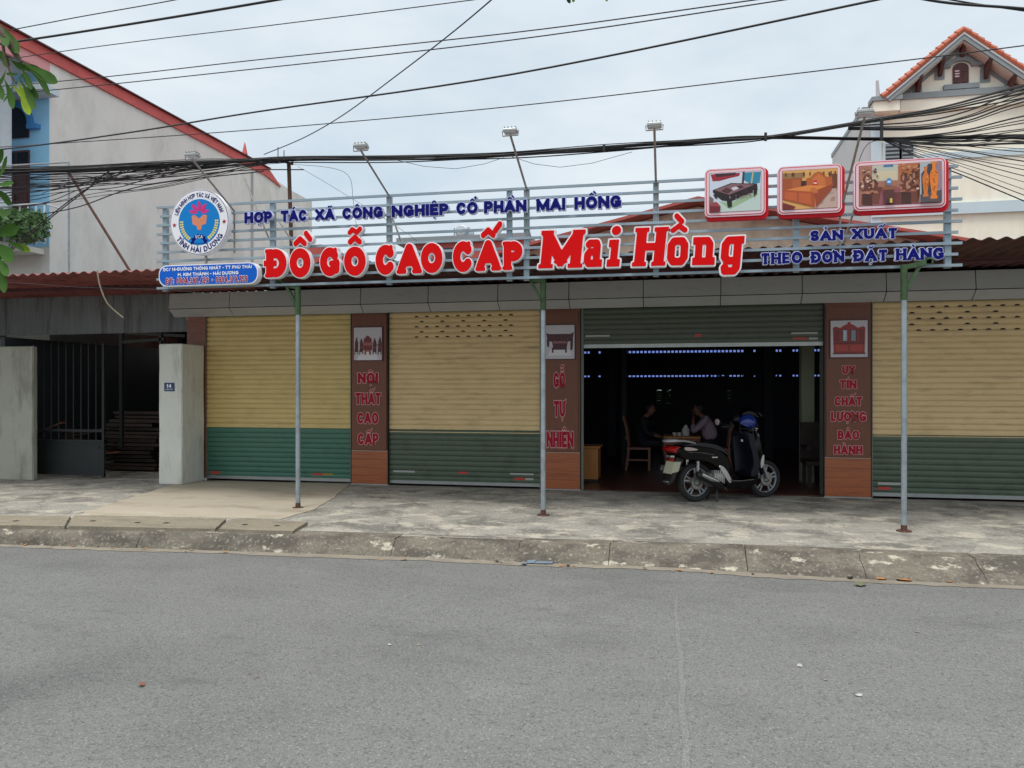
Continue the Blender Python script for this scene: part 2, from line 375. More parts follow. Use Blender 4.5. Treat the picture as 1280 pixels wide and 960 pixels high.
# ------------------------------------------------------------------ lettering: letters as distance fields, traced to outlines, extruded
def L(*a): return ('l',) + a
def A(cu, cv, ru, rv, a0, a1): return ('a', cu, cv, ru, rv, a0, a1)
def PL(*pts): return ('p', pts)
GL = {
 'A': (.98, [L(0,0,.5,1), L(1,0,.5,1), L(.2,.27,.8,.27)], [(0,0),(1,0)]),
 'B': (.82, [L(0,0,0,1), L(0,1,.5,1), A(.5,.76,.4,.24,90,-90), L(0,.52,.5,.52), A(.5,.26,.5,.26,90,-90), L(0,0,.5,0)], []),
 'C': (.88, [A(.5,.5,.5,.5,42,318)], []),
 'D': (.88, [L(0,0,0,1), L(0,1,.42,1), A(.42,.5,.58,.5,90,-90), L(0,0,.42,0)], [(0,0,-1),(0,1,-1)]),
 'E': (.74, [L(0,0,0,1), L(0,1,1,1), L(0,.5,.85,.5), L(0,0,1,0)], []),
 'G': (.92, [A(.5,.5,.5,.5,42,352), L(.98,0.42,.98,.12), L(.6,.42,1,.42)], []),
 'H': (.88, [L(0,0,0,1), L(1,0,1,1), L(0,.5,1,.5)], [(0,0),(0,1),(1,0),(1,1)]),
 'I': (.0, [L(.5,0,.5,1)], [(.5,0),(.5,1)]),
 'K': (.86, [L(0,0,0,1), L(0,.4,1,1), L(.3,.6,1,0)], [(0,0),(0,1)]),
 'L': (.7, [L(0,0,0,1), L(0,0,1,0)], []),
 'M': (1.15, [L(0,0,0,1), L(1,0,1,1), L(0,1,.5,.1), L(1,1,.5,.1)], [(0,0),(0,1,-1),(1,0),(1,1,1)]),
 'N': (.94, [L(0,0,0,1), L(1,0,1,1), L(0,1,1,0)], [(0,0),(0,1,-1),(1,1)]),
 'O': (.96, [A(.5,.5,.5,.5,0,360)], []),
 'P': (.8, [L(0,0,0,1), L(0,1,.5,1), A(.5,.72,.5,.28,90,-90), L(0,.44,.5,.44)], [(0,0),(0,1,-1)]),
 'R': (.84, [L(0,0,0,1), L(0,1,.5,1), A(.5,.74,.5,.26,90,-90), L(0,.48,.5,.48), L(.5,.48,1,0)], [(0,0)]),
 'S': (.76, [A(.5,.75,.5,.25,25,270), A(.5,.25,.5,.25,90,-155)], []),
 'T': (.82, [L(.5,0,.5,1), L(0,1,1,1)], [(.5,0)]),
 'U': (.88, [L(0,.4,0,1), L(1,.4,1,1), A(.5,.4,.5,.4,180,360)], [(0,1),(1,1)]),
 'V': (.92, [L(0,1,.5,0), L(1,1,.5,0)], [(0,1),(1,1)]),
 'X': (.92, [L(0,0,1,1), L(0,1,1,0)], [(0,0),(0,1),(1,0),(1,1)]),
 'Y': (.9, [L(0,1,.5,.42), L(1,1,.5,.42), L(.5,0,.5,.42)], [(0,1),(1,1),(.5,0)]),
 '0': (.68, [A(.5,.5,.5,.5,0,360)], []),
 '1': (.42, [L(.8,0,.8,1), L(0,.72,.8,1)], []),
 '2': (.66, [A(.5,.72,.5,.28,165,-30), L(.93,.58,0,0), L(0,0,1,0)], []),
 '3': (.66, [A(.45,.76,.5,.24,150,-90), A(.45,.26,.55,.26,90,-150)], []),
 '4': (.7, [L(.75,0,.75,1), L(.75,1,0,.3), L(0,.28,1,.28)], []),
 '5': (.66, [L(.1,1,.95,1), L(.1,1,.1,.56), A(.42,.32,.55,.32,125,-150)], []),
 '6': (.68, [A(.5,.5,.5,.5,50,180), A(.5,.3,.5,.3,0,360), L(0,.3,0,.5)], []),
 '7': (.64, [L(0,1,1,1), L(1,1,.35,0)], []),
 '8': (.68, [A(.5,.76,.45,.24,0,360), A(.5,.26,.5,.26,0,360)], []),
 '9': (.68, [A(.5,.7,.5,.3,0,360), A(.5,.5,.5,.5,0,-130), L(1,.5,1,.7)], []),
 '-': (.4, [L(0,.45,1,.45)], []), '.': (.0, [L(.5,0,.5,.02)], []), '/': (.5, [L(0,0,1,1)], []),
 ':': (.0, [L(.5,.05,.5,.1), L(.5,.6,.5,.65)], []), '*': (.3, [L(.3,.45,.7,.45)], []),
 # heavy upright slab lower case
 'a': (.74, [PL((.12,.57),(.2,.6),(.72,.6),(.8,.52),(.8,0)), PL((.8,.34),(.2,.34),(.06,.26),(.06,.08),(.2,0),(.8,0)), L(.8,0,1,0)], []),
 'i': (.5, [L(.5,0,.5,.6), L(.15,.6,.5,.6), L(.1,0,.9,0), ('c',.5,.9,.115)], []),
 'n': (.86, [L(.12,0,.12,.6), PL((.12,.6),(.7,.6),(.85,.5),(.85,0)), L(-.05,.6,.12,.6), L(-.04,0,.28,0), L(.68,0,1,0)], []),
 'o': (.72, [PL((.2,0),(0,.12),(0,.48),(.2,.6),(.8,.6),(1,.48),(1,.12),(.8,0),(.2,0))], []),
 'g': (.82, [PL((.2,0),(0,.12),(0,.48),(.2,.6),(.85,.6),(.85,-.2),(.7,-.3),(.1,-.3),(.05,-.2)), L(.2,0,.85,0), L(.85,.6,1,.6)], []),
}
def arc_pts(cu, cv, ru, rv, a0, a1, n=22):
    return [(cu + ru * math.cos(R(a0 + (a1 - a0) * k / n)), cv + rv * math.sin(R(a0 + (a1 - a0) * k / n))) for k in range(n + 1)]
def glyph_field(ch, S):
    """returns grid xs, ys, field and glyph width; cap height 1"""
    w = S['w']; dec = unicodedata.normalize('NFD', ch); base = dec[0]; marks = dec[1:]; bar = False
    if base in 'Đđ': base = 'D'; bar = True
    W, strokes, serifs = GL[base]; W = S.get('W', {}).get(base, W)
    W = max(W * S.get('wide', 1), 2 * w if not (S.get('serif') and base == 'I') else 2 * w + .1)
    ht = S.get('hw', w)       # half weight of curves' top and bottom
    def mp(u, v): return (w + u * (W - 2 * w), w + v * (1 - 2 * w))
    pad = .45 if marks else .2
    if S.get('serif'): pad += .05
    xs = np.arange(-.36, W + .42, S['res']); ys = np.arange(-.45, 1.0 + pad + .35, S['res'])
    gx, gy = np.meshgrid(xs, ys)
    def cap(a, b, r):
        ax, ay = a; bx, by = b; dx, dy = bx - ax, by - ay; l2 = dx * dx + dy * dy + 1e-12
        t = np.clip(((gx - ax) * dx + (gy - ay) * dy) / l2, 0, 1)
        return np.hypot(gx - ax - t * dx, gy - ay - t * dy) - r
    def boxs(a, b, r, e):
        ax, ay = a; bx, by = b; l = math.hypot(bx - ax, by - ay) + 1e-9; dx, dy = (bx - ax) / l, (by - ay) / l
        al = (gx - ax) * dx + (gy - ay) * dy; pe = -(gx - ax) * dy + (gy - ay) * dx
        qx = np.abs(al - l / 2) - l / 2 - e; qy = np.abs(pe) - r
        return np.minimum(np.maximum(qx, qy), 0) + np.hypot(np.maximum(qx, 0), np.maximum(qy, 0))
    f = np.full(gx.shape, 9.0)
    rounded = S.get('round', False)
    for s in strokes:
        if s[0] == 'l':
            a, b = mp(s[1], s[2]), mp(s[3], s[4])
            hor = abs(s[2] - s[4]) < .01
            thin = S.get('thin', 1.0) if hor else 1.0
            f = np.minimum(f, cap(a, b, w * thin) if rounded else boxs(a, b, w * thin, w * (.2 if hor and base == 'L' else 1)))
        elif s[0] == 'c': f = np.minimum(f, np.hypot(gx - (w + s[1] * (W - 2 * w)), gy - s[2]) - s[3])
        else:
            pts = [mp(*q) for q in (arc_pts(*s[1:]) if s[0] == 'a' else s[1])]
            for a, b in zip(pts, pts[1:]): f = np.minimum(f, cap(a, b, w))
    if not rounded and base.isupper(): f = np.maximum(f, np.maximum(-gy, gy - 1))
    if S.get('serif'):
        t_, e_ = S['st'], S['sl']
        for q in serifs:
            x, _ = mp(q[0], 0); side = q[2] if len(q) > 2 else 0
            y = t_ if q[1] == 0 else 1 - t_
            x0, x1 = x - w - (e_ if side <= 0 else 0), x + w + (e_ if side >= 0 else 0)
            f = np.minimum(f, (cap if rounded else (lambda a, b, r: boxs(a, b, r, 0)))((x0 + (t_ if rounded else 0), y), (x1 - (t_ if rounded else 0), y), t_))
        if base in 'CGST' and base != 'T':
            a = mp(.88, .8); f = np.minimum(f, cap((a[0] + .03, a[1] - .06), (a[0] + .03, 1 - t_ - .01), t_))
        if base == 'T':
            for xx in (0, 1):
                a = mp(xx, 1); f = np.minimum(f, cap((a[0], 1 - t_), (a[0], .70), t_))
    if bar: f = np.minimum(f, boxs((-.1, .5), (W * .52, .5), w * .62, 0))
    cxm = W / 2; d = S.get('dw', w * .62); top = (1.06 if base.isupper() else .78); circ = False
    k = S.get('ds', 1.0)
    for mk in marks:
        o = ord(mk)
        if o == 0x302 or o == 0x306:
            sg = 1 if o == 0x302 else -1; y0 = top + d + (0 if sg == 1 else .14 * k); circ = True
            f = np.minimum(f, np.minimum(cap((cxm - .18 * k, y0), (cxm, y0 + sg * .13 * k), d), cap((cxm, y0 + sg * .13 * k), (cxm + .18 * k, y0), d)))
        elif o == 0x31B:
            ex = W - w * .6
            for a, b in (((ex - .05, .86), (ex + .12, .92)), ((ex + .12, .92), (ex + .15, 1.05))): f = np.minimum(f, cap(a, b, d * .85))
        elif o == 0x323: f = np.minimum(f, np.hypot(gx - cxm, gy + .12 + d) - d * 1.15)
    for mk in marks:
        o = ord(mk); y0 = top + d; xo = cxm
        if o in (0x300, 0x301, 0x309) and circ:
            if S.get('stack'): y0 += .26 * k
            else: xo += .33 * k; y0 += .12 * k
        if o == 0x303 and circ: y0 += .28 * k
        if o == 0x301: f = np.minimum(f, cap((xo - .07 * k, y0), (xo + .09 * k, y0 + .17 * k), d))
        elif o == 0x300: f = np.minimum(f, cap((xo + .07 * k, y0), (xo - .09 * k, y0 + .17 * k), d))
        elif o == 0x303:
            pts = [(xo - .2 * k, y0), (xo - .1 * k, y0 + .09 * k), (xo + .08 * k, y0 + .0), (xo + .2 * k, y0 + .1 * k)]
            for a, b in zip(pts, pts[1:]): f = np.minimum(f, cap(a, b, d * .85))
        elif o == 0x309:
            pts = [(xo - .09, y0 + .12), (xo, y0 + .2), (xo + .09, y0 + .12), (xo, y0 + .04), (xo, y0 - .02)]
            for a, b in zip(pts, pts[1:]): f = np.minimum(f, cap(a, b, d * .7))
    return xs, ys, f, W
def trace(xs, ys, f, level):
    g = f - level; g = np.where(np.abs(g) < 1e-6, 1e-6, g); s = g < 0
    a, b, c, d_ = s[:-1, :-1], s[:-1, 1:], s[1:, 1:], s[1:, :-1]
    code = a * 1 + b * 2 + c * 4 + d_ * 8
    seg = {}
    T = {1: [(3, 0)], 2: [(0, 1)], 3: [(3, 1)], 4: [(1, 2)], 5: [(3, 0), (1, 2)], 6: [(0, 2)], 7: [(3, 2)], 8: [(2, 3)], 9: [(2, 0)], 10: [(0, 1), (2, 3)],
         11: [(2, 1)], 12: [(1, 3)], 13: [(1, 0)], 14: [(0, 3)]}
    pos = {}
    def key(i, j, e):
        if e == 0: k = ('h', i, j)
        elif e == 2: k = ('h', i + 1, j)
        elif e == 3: k = ('v', i, j)
        else: k = ('v', i, j + 1)
        if k not in pos:
            _, p, q = k
            if k[0] == 'h': t = g[p, q] / (g[p, q] - g[p, q + 1]); pos[k] = (xs[q] + t * (xs[q + 1] - xs[q]), ys[p])
            else: t = g[p, q] / (g[p, q] - g[p + 1, q]); pos[k] = (xs[q], ys[p] + t * (ys[p + 1] - ys[p]))
        return k
    for i, j in np.argwhere((code > 0) & (code < 15)):
        for e0, e1 in T[int(code[i, j])]: seg[key(i, j, e0)] = key(i, j, e1)
    loops = []
    while seg:
        k0 = next(iter(seg)); lp = [k0]; k = seg.pop(k0)
        while k != k0 and k in seg: lp.append(k); k = seg.pop(k)
        pts = [pos[q] for q in lp]
        keep = []
        for i, p in enumerate(pts):          # drop points on straight runs
            p0 = keep[-1] if keep else pts[i - 1]; p2 = pts[(i + 1) % len(pts)]
            ar = abs((p[0] - p0[0]) * (p2[1] - p0[1]) - (p[1] - p0[1]) * (p2[0] - p0[0]))
            if ar > 1.5e-5: keep.append(p)
        if len(keep) > 3: loops.append(keep)
    return loops
_fc = {}
def glyph_loops(ch, S, level):
    k = (ch, S['name'])
    if k not in _fc: _fc[k] = glyph_field(ch, S)
    xs, ys, f, W = _fc[k]
    k2 = (ch, S['name'], round(level, 4))
    if k2 not in _fc: _fc[k2] = trace(xs, ys, f, level)
    return _fc[k2], W
def loops_mesh(name, loops, depth, m, front):
    """fill outlines (x, z in the street's vertical plane) and extrude from y=front back by depth"""
    cu = bpy.data.curves.new(name, 'CURVE'); cu.dimensions = '2D'; cu.fill_mode = 'BOTH'; cu.extrude = depth / 2
    for lp in loops:
        sp = cu.splines.new('POLY'); sp.points.add(len(lp) - 1); sp.use_cyclic_u = True
        flat = []
        for p in lp: flat += [p[0], p[1], 0, 1]
        sp.points.foreach_set('co', flat)
    ob = bpy.data.objects.new('tmp', cu); COL.objects.link(ob)
    me = bpy.data.meshes.new_from_object(ob)
    bpy.data.objects.remove(ob); bpy.data.curves.remove(cu)
    co = np.zeros(len(me.vertices) * 3); me.vertices.foreach_get('co', co); co = co.reshape(-1, 3)
    co = np.stack([co[:, 0], front + depth / 2 - co[:, 2], co[:, 1]], 1)
    me.vertices.foreach_set('co', co.ravel()); me.update(); me.name = name
    me.materials.clear(); me.materials.append(m)
    return me
S_RED = dict(name='red', w=.162, serif=True, round=True, st=.075, sl=.05, thin=.62, dw=.10, ds=1.15, res=.02)
S_SLAB = dict(name='slab', w=.132, serif=True, st=.055, sl=.05, dw=.075, ds=1.0, stack=True, res=.016, thin=.75, W={'M': 1.0, 'H': .76})
S_SLABL = dict(name='slabl', w=.092, dw=.062, ds=.8, stack=True, res=.016, W={'a': .50, 'i': .36, 'n': .56, 'o': .50, 'g': .52})
S_NAVY = dict(name='navy', w=.142, dw=.06, ds=.85, res=.03, stack=False)
S_COOP = dict(name='coop', w=.14, serif=True, round=True, st=.06, sl=.06, thin=.7, dw=.06, ds=.85, res=.03)
S_POST = dict(name='post', w=.118, dw=.055, ds=.85, res=.03, wide=.78)
S_THIN = dict(name='thin', w=.085, dw=.05, ds=.8, res=.045)
def layout(text, S, gap=.14, space=.42, sh=0.0):
    """list of (char, x offset) and the total width, in cap heights"""
    x = 0; o = []
    for ch in text:
        if ch == ' ': x += space; continue
        W = glyph_loops(ch, S, 0)[1]; o.append((ch, x, W)); x += W + gap
    return o, x - gap
def word_loops(text, S, level, x0, x1, zb, zt, gap=.14, space=.42, skew=None):
    """text fitted between x0 and x1, baseline zb (pair: at either end) and cap height"""
    lay, tw = layout(text, S, gap, space); sx = (x1 - x0) / tw
    za, ze = zb if isinstance(zb, tuple) else (zb, zb); res = []
    for ch, xo, W in lay:
        for lp in glyph_loops(ch, S, level)[0]:
            q = []
            for px, py in lp:
                X = (xo + px) * sx; t = X / (x1 - x0)
                q.append((x0 + X + (skew or 0) * py * zt, za + (ze - za) * t + py * zt))
            res.append(q)
    return res
def px_word(text, S, a, b, ya, yb, cap, plane, lvl=0.0, **k):
    pa, pb = P(a, ya, plane), P(b, yb, plane)
    pt = P(a, ya - cap, plane)
    return word_loops(text, S, lvl, pa.x, pb.x, (pa.z, pb.z), pt.z - pa.z, **k)

# ================================================================== THE SETTING
RZ = -0.16
g = MB().add([(-900, -900, RZ - .03), (900, -900, RZ - .03), (900, 900, RZ - .03), (-900, 900, RZ - .03)], [(0, 1, 2, 3)]).build('ground', M['concrete_dark']); tag(g, kind='structure')
kb = [(-420, 668), (-160, 676), (0, 680.5), (240, 688), (440, 694.5), (640, 702.5), (800, 708.5), (1000, 720), (1170, 729), (1280, 733), (1500, 745), (1800, 762)]
kt = [(-420, 651), (-160, 659), (0, 663.5), (240, 669.5), (440, 674.5), (640, 681.5), (800, 686.5), (1000, 693), (1170, 700), (1280, 704.5), (1500, 714), (1800, 727)]
KB = [G(*p, RZ) for p in kb]; KT = [G(*p, -.02) for p in kt]
ex0 = Vector((-60, KB[0].y - .3, 0)); ex1 = Vector((60, KB[-1].y + .2, 0))
def line_at(LN, x):
    for a, b in zip(LN, LN[1:]):
        if a.x <= x <= b.x: t = (x - a.x) / (b.x - a.x); return a.y + (b.y - a.y) * t
    return LN[0].y if x < LN[0].x else LN[-1].y
# road sheet, its far edge tucked under the kerb
xsr = [-60] + [p.x for p in KB] + [60]
vs_ = [(x, -60, RZ) for x in xsr] + [(x, line_at(KB, x) + .12, RZ) for x in xsr]
n = len(xsr)
road = MB().add(vs_, [(i, i + 1, i + 1 + n, i + n) for i in range(n - 1)]).build('road', M['asphalt']); tag(road, kind='structure')
# sandy gutter strip
rg = random.Random(3); m_ = MB(); xg = np.arange(-9, 9, .12); vv = []
for x in xg:
    yk = line_at(KB, x); vv += [(x, yk + .05, RZ + .004), (x, yk - .07 - .05 * rg.random() - .05 * abs(math.sin(x * 1.3)), RZ + .004)]
m_.add(vv, [(2 * i, 2 * i + 1, 2 * i + 3, 2 * i + 2) for i in range(len(xg) - 1)])
tag(m_.build('gutter', M['sand']), kind='structure')
# pavement
m_ = MB(); xs_p = [-60] + list(np.linspace(-14, 12, 40)) + [60]; n = len(xs_p)
m_.add([(x, line_at(KT, x) + .2, -.004) for x in xs_p] + [(x, .06, 0) for x in xs_p], [(i, i + 1, i + 1 + n, i + n) for i in range(n - 1)])
pav = m_.build('pavement', M['concrete']); tag(pav, kind='structure')
# kerb: an object per cast stone, with worn noses
rk = random.Random(11); kbx = [-60, -14] + [G(p, 690, -.02).x for p in (-160, 92, 288, 467, 640, 760, 932, 1068, 1200, 1420)] + [12, 60]
kerb = empty('kerb', (0, -4.2, 0)); tag(kerb, kind='structure')
for a, b in zip(kbx, kbx[1:]):
    a += .003; b -= .003; n = max(2, min(60, int((b - a) / .045))); sx = np.linspace(a, b, n + 1); vv = []
    dz = rk.uniform(-.008, .006); dy = rk.uniform(-.012, .012)
    ph = rk.random() * 9
    for i, x in enumerate(sx):
        yb, yt = line_at(KB, x) + dy, line_at(KT, x) + dy
        wv = .012 * math.sin(x * 5 + ph) + .010 * math.sin(x * 17 + ph * 2) + rk.uniform(-.007, .007)
        chip = .035 if rk.random() < .10 else 0
        endr = .012 if i in (0, n) else 0
        vv += [(x, yt + .30, -.001 + dz * .3), (x, yt + .035 + wv + chip, .000 + dz - chip * .3), (x, yt - .004 + wv * .6 + chip + endr, -.03 + dz - endr), (x, (yt + yb) / 2 + wv * .6, -.09), (x, yb + wv * .4, RZ + .0), (x, yb + .02, RZ - .03)]
    MBk = MB(); k = 6
    MBk.add(vv, [(i * k + j, i * k + j + 1, (i + 1) * k + j + 1, (i + 1) * k + j) for i in range(n) for j in range(k - 1)] + [tuple(range(k)), tuple(range(n * k, n * k + k))])
    MBk.build('kerb_stone', M['kerb'], kerb, smooth='auto')
# drain cover slabs with lifting holes, and the newer pale concrete in front of the first shutter
drain = empty('drain_covers', G(180, 652, 0), kind='structure') if False else empty('drain_cover', G(180, 652, 0)); tag(drain, kind='structure')
def slab(poly, z0, z1, name, m, p, jit=.01, seed=1):
    r = random.Random(seed); pts = []
    n = len(poly)
    for i in range(n):
        a, b = poly[i], poly[(i + 1) % n]; k = max(1, int((b - a).length / .12))
        for j in range(k):
            q = a.lerp(b, j / k); pts.append((q.x + r.uniform(-jit, jit), q.y + r.uniform(-jit, jit)))
    return MB().prism(pts, 'z', z0, z1).build(name, m, p)
for i, (pl, hs) in enumerate([([(-220, 642), (88, 645), (80, 657.5), (-220, 654)], [(20, 651), (-60, 650)]), ([(93, 645), (283, 648.5), (268, 661), (85, 657.5)], [(116, 651), (172, 653), (208, 653.5)]), ([(289, 648.5), (384, 652), (366, 664), (273, 661)], [(306, 655.5), (346, 657)])]):
    s = slab([G(*q, .03) for q in pl], -.03, .03, 'slab', M['concrete_dark'], drain, .006, i)
    for h in hs:
        c = G(*h, .0315); MB().lathe([(.001, .0315), (.035, .0315)], (c.x, c.y, 0), n=10).build('lifting_hole', M['joint'], s)
pn = slab([G(*q, .006) for q in [(231, 601), (438, 604), (417, 622), (392, 637), (352, 648.5), (240, 646.5), (95, 644), (150, 626), (205, 609)]], -.01, .006, 'pale_concrete_patch', M['concrete_new'], None, .015, 5); tag(pn, kind='structure')
# faint worn line across the asphalt
t_ = M['asphalt'].copy(); t_.name = 'worn_line'; b_ = t_.node_tree.nodes['Principled BSDF']
lk = b_.inputs['Base Color'].links[0]; hs_ = t_.node_tree.nodes.new('ShaderNodeMix'); hs_.data_type = 'RGBA'; hs_.inputs['Factor'].default_value = .045
t_.node_tree.links.new(lk.from_socket, hs_.inputs['A']); hs_.inputs['B'].default_value = (*lin((200, 200, 198)), 1); t_.node_tree.links.new(hs_.outputs['Result'], b_.inputs['Base Color'])
m_ = MB(); vv = []
for i in range(13):
    t = i / 12; y = 745 + 225 * t; x = 845 + 14 * t; a = G(x - 2.2 - 3.5 * t, y, RZ + .004); b = G(x + 2.2 + 3.5 * t, y, RZ + .004); j = rg.uniform(-.012, .012); vv += [(a.x + j, a.y, a.z), (b.x + j, b.y, b.z)]
m_.add(vv, [(2 * i, 2 * i + 1, 2 * i + 3, 2 * i + 2) for i in range(12)]); tag(m_.build('road_marking', t_), kind='structure')

# ================================================================== THE SHOP
ZT = 2.742
shop = empty('shop_building', (0, 0, 0), 'long single-storey furniture shop with tiled pillars and roller shutters', 'shop')
XL = X0(233); XR = X0(1560)
# floor inside
fl = MB().add([(XL, .06, .004), (9.5, .06, .004), (9.5, 9.1, .004), (XL, 9.1, .004)], [(0, 1, 2, 3)]).build('floor', M['floor_tile'], shop)
# visible floor tiles near the door, laid by the opening
tl = None
for i in range(14):
    for j in range(6):
        x0 = X0(728) + i * .42; y0 = .07 + j * .42
        if x0 > X0(1031): continue
        if tl is None: tl = MB().box(0, .412, 0, .412, .004, .012).build('tile', M['floor_tile'], fl); tl.location = (x0, y0, 0)
        else: inst(tl, fl, (x0, y0, 0), 'tile')
# shell
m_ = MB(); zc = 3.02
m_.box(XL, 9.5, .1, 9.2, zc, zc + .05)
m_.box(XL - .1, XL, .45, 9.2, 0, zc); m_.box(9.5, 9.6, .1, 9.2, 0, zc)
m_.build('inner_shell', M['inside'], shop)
# rear wall with two rows of ventilation slots and two louvred openings
YB = 9.0
def bx_(px): return P(px, HY, YB).x
rows = [(438.0, 440.8), (469.0, 471.0)]
zr = [(P(850, b, YB).z, P(850, a, YB).z) for a, b in rows]
slots = []
k = 781.0
while k < 931: slots.append((k, k + 3.0)); k += 4.85
for a, nn in ((730, 2), (748, 1), (942, 1), (956, 1), (970, 2), (991, 2.6), (1018, 2)):
    for j in range(int(math.ceil(nn))): slots.append((a + j * 4.3, a + j * 4.3 + 2.6))
slots.sort()
zs = [0, P(830, 505, YB).z, P(830, 487.5, YB).z, zr[1][0], zr[1][1], zr[0][0], zr[0][1], zc]
bw = MB()
bw.box(XL, 9.5, YB, YB + .1, zs[0], zs[1]); bw.box(XL, 9.5, YB, YB + .1, zs[2], zs[3]); bw.box(XL, 9.5, YB, YB + .1, zs[4], zs[5]); bw.box(XL, 9.5, YB, YB + .1, zs[6], zs[7])
for (z0, z1) in zr:
    px = XL
    for a, b in slots:
        bw.box(px, bx_(a), YB + .03, YB + .06, z0, z1); px = bx_(b)
    bw.box(px, 9.5, YB + .03, YB + .06, z0, z1)
px = XL
for a, b in ((820.5, 827.5), (832.5, 838.5), (909, 914)):
    bw.box(px, bx_(a), YB, YB + .1, zs[1], zs[2]); px = bx_(b)
bw.box(px, 9.5, YB, YB + .1, zs[1], zs[2])
for zz in np.linspace(zs[1], zs[2], 7)[1:-1]: bw.box(bx_(820), bx_(915), YB + .02, YB + .06, zz - .018, zz + .022)
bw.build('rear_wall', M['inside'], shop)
tb_ = bpy.data.materials.new('slot_tint'); tb_.use_nodes = True; tn = tb_.node_tree; tp_ = tn.nodes.new('ShaderNodeBsdfTransparent'); tp_.inputs[0].default_value = (.50, .56, .86, 1)  # added filter that tints the sky light seen through the slots blue
tn.links.new(tp_.outputs[0], tn.nodes['Material Output'].inputs[0])
for z0, z1 in zr: MB().box(XL, 9.5, YB + .12, YB + .122, z0 - .05, z1 + .05).build('slot_tint_sheet', tb_, shop)
# inner columns
for a, b, y in ((1002, 1018, 1.7), (777, 783, 3.5), (955, 966, 6.0), (760, 769, 6.0)):
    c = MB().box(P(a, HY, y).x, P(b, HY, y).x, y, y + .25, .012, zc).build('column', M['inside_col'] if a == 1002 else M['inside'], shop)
# wall above the doors, closed from behind
MB().box(XL - .02, XR, .10, .22, ZT + .0, 3.12).build('lintel', M['inside'], shop)
# pillars clad in wood-look panels
def pillar(px0, px1, seam, plain=False):
    x0, x1 = X0(px0), X0(px1); zs = Z0((px0 + px1) / 2, seam)
    p = MB().box(x0 + .004, x1 - .004, .012, .42, 0, ZT + .05).build('pillar', M['jamb'], shop)
    if plain:
        q = MB().box(x0, x1, 0, .014, .045, ZT + .03).build('cladding_panel', M['wood_tile'], p)
        n = int((ZT) / .115); a_ = None
        for i in range(n):
            z = .05 + i * .115
            if a_ is None: a_ = MB().box(x0, x1, -.006, 0, 0, .109).build('tile', M['wood_tile'], p); a_.location.z = z
            else: inst(a_, p, (0, 0, z), 'tile')
        MB().box(x0, x1 + .01, -.01, .02, 0, .045).build('plinth', M['white_wall'], p)
        return p
    MB().box(x0, x1, 0, .013, zs + .012, ZT + .03).build('cladding_panel', M['wood_tile'], p)
    MB().box(x0, x1, -.002, .013, zs, zs + .010).build('joint_strip', M['joint_light'], p)
    k = 4; h = (zs - .02) / k; a_ = None
    for i in range(k):
        z = .02 + i * h
        if a_ is None: a_ = MB().box(x0, x1, -.003, .012, 0, h - .003).build('tile', M['wood_tile_low'], p); a_.location.z = z
        else: inst(a_, p, (0, 0, z), 'tile')
    MB().box(x0 - .012, x1 + .012, -.008, .02, 0, .018).build('base_trim', M['alu'], p)
    for xx in (x0 - .012, x1): MB().box(xx, xx + .012, -.006, .05, .018, ZT + .02).build('corner_trim', M['joint'], p)
    return p
pillar(234, 257, 0, plain=True)
pillar(439.5, 484.5, 564)
pillar(677, 725, 566)
pillar(1031, 1088.5, 573)
# roller shutters: every slat is a piece
def slat_mesh(x0, x1, h, m, name):
    prof = [(0.006, 0.0), (-.009, .001), (-.012, h * .10), (-.0145, h * .40), (-.013, h * .66), (-.009, h * .805), (.009, h * .81), (.008, h), (.012, h), (.012, 0)]
    return MB().prism(prof, 'x', x0, x1).mesh(name, m)
def shutter(px0, px1, trans, m_top, m_bot, vents=None, y=.06, zbot=.03, stickers=(), frame=True, lab=None):
    x0, x1 = X0(px0, y), X0(px1, y); H = ZT - .0
    base = MB()
    base.box(x0, x1, y + .006, y + .03, zbot, zbot + .055)
    s = base.build('roller_shutter', M['alu'], shop)
    if lab: s['label'] = lab
    MB().box(x0 + .01, x1 - .01, y + .0125, y + .02, zbot + .056, H).build('shutter_curtain', M['groove'], s)
    n = int(round((H - zbot - .055) / .0795)); h = (H - zbot - .055) / n
    zt = Z0((px0 + px1) / 2, trans, y) if trans else None
    src = {}
    for i in range(n):
        z = zbot + .056 + i * h; low = zt is not None and z + h / 2 < zt
        mm = m_bot if (low or trans is None) else m_top
        if mm.name not in src:
            o = link('slat', slat_mesh(x0, x1, h, mm, 'slat'), None, s); o.location = (0, y, z); src[mm.name] = o
        else: o = inst(src[mm.name], s, (0, y, z), 'slat')
        o.location.y = y + random.uniform(-.0012, .0012)
    if zt: MB().box(x0, x1, y - .0145, y - .011, zt - .012, zt - .002).build('colour_band', M['sh_yellow'] if m_top == M['sh_yellow'] else M['sh_beige'], s)
    for xx, ww in ((x0 - .035, .035), (x1, .035)):
        MB().box(xx, xx + ww, y - .02, y + .04, 0, H + .01).build('guide_rail', M['jamb'], s)
    if vents:
        v = MB()
        for r in range(5):
            full = r % 2 == 0; zz = H - (vents[2] + r * 1.0) * h
            k = vents[3] if full else vents[4]
            a, b = X0(vents[0], y), X0(vents[1], y)
            pitch = (b - a) / (vents[3] - 1)
            for j in range(k):
                xc = a + pitch * (j if full else (j * 2 + .5))
                if xc > x1 - .05: continue
                v.prism([(xc - .034, zz - .006), (xc + .034, zz - .006), (xc + .026, zz + .010), (xc, zz + .016), (xc - .026, zz + .010)], 'y', y - .0165, y - .009)
        vv = v.build('vent_hole', M['joint'], s); vv['kind'] = 'stuff'
        vv.scale = (1, 1, 1)
    for a, b, yy, hh, mm in stickers:
        MB().box(X0(a, y), X0(b, y), y - .015, y - .0125, Z0((a + b) / 2, yy + hh, y), Z0((a + b) / 2, yy, y)).build('sticker', M[mm], s)
    return s
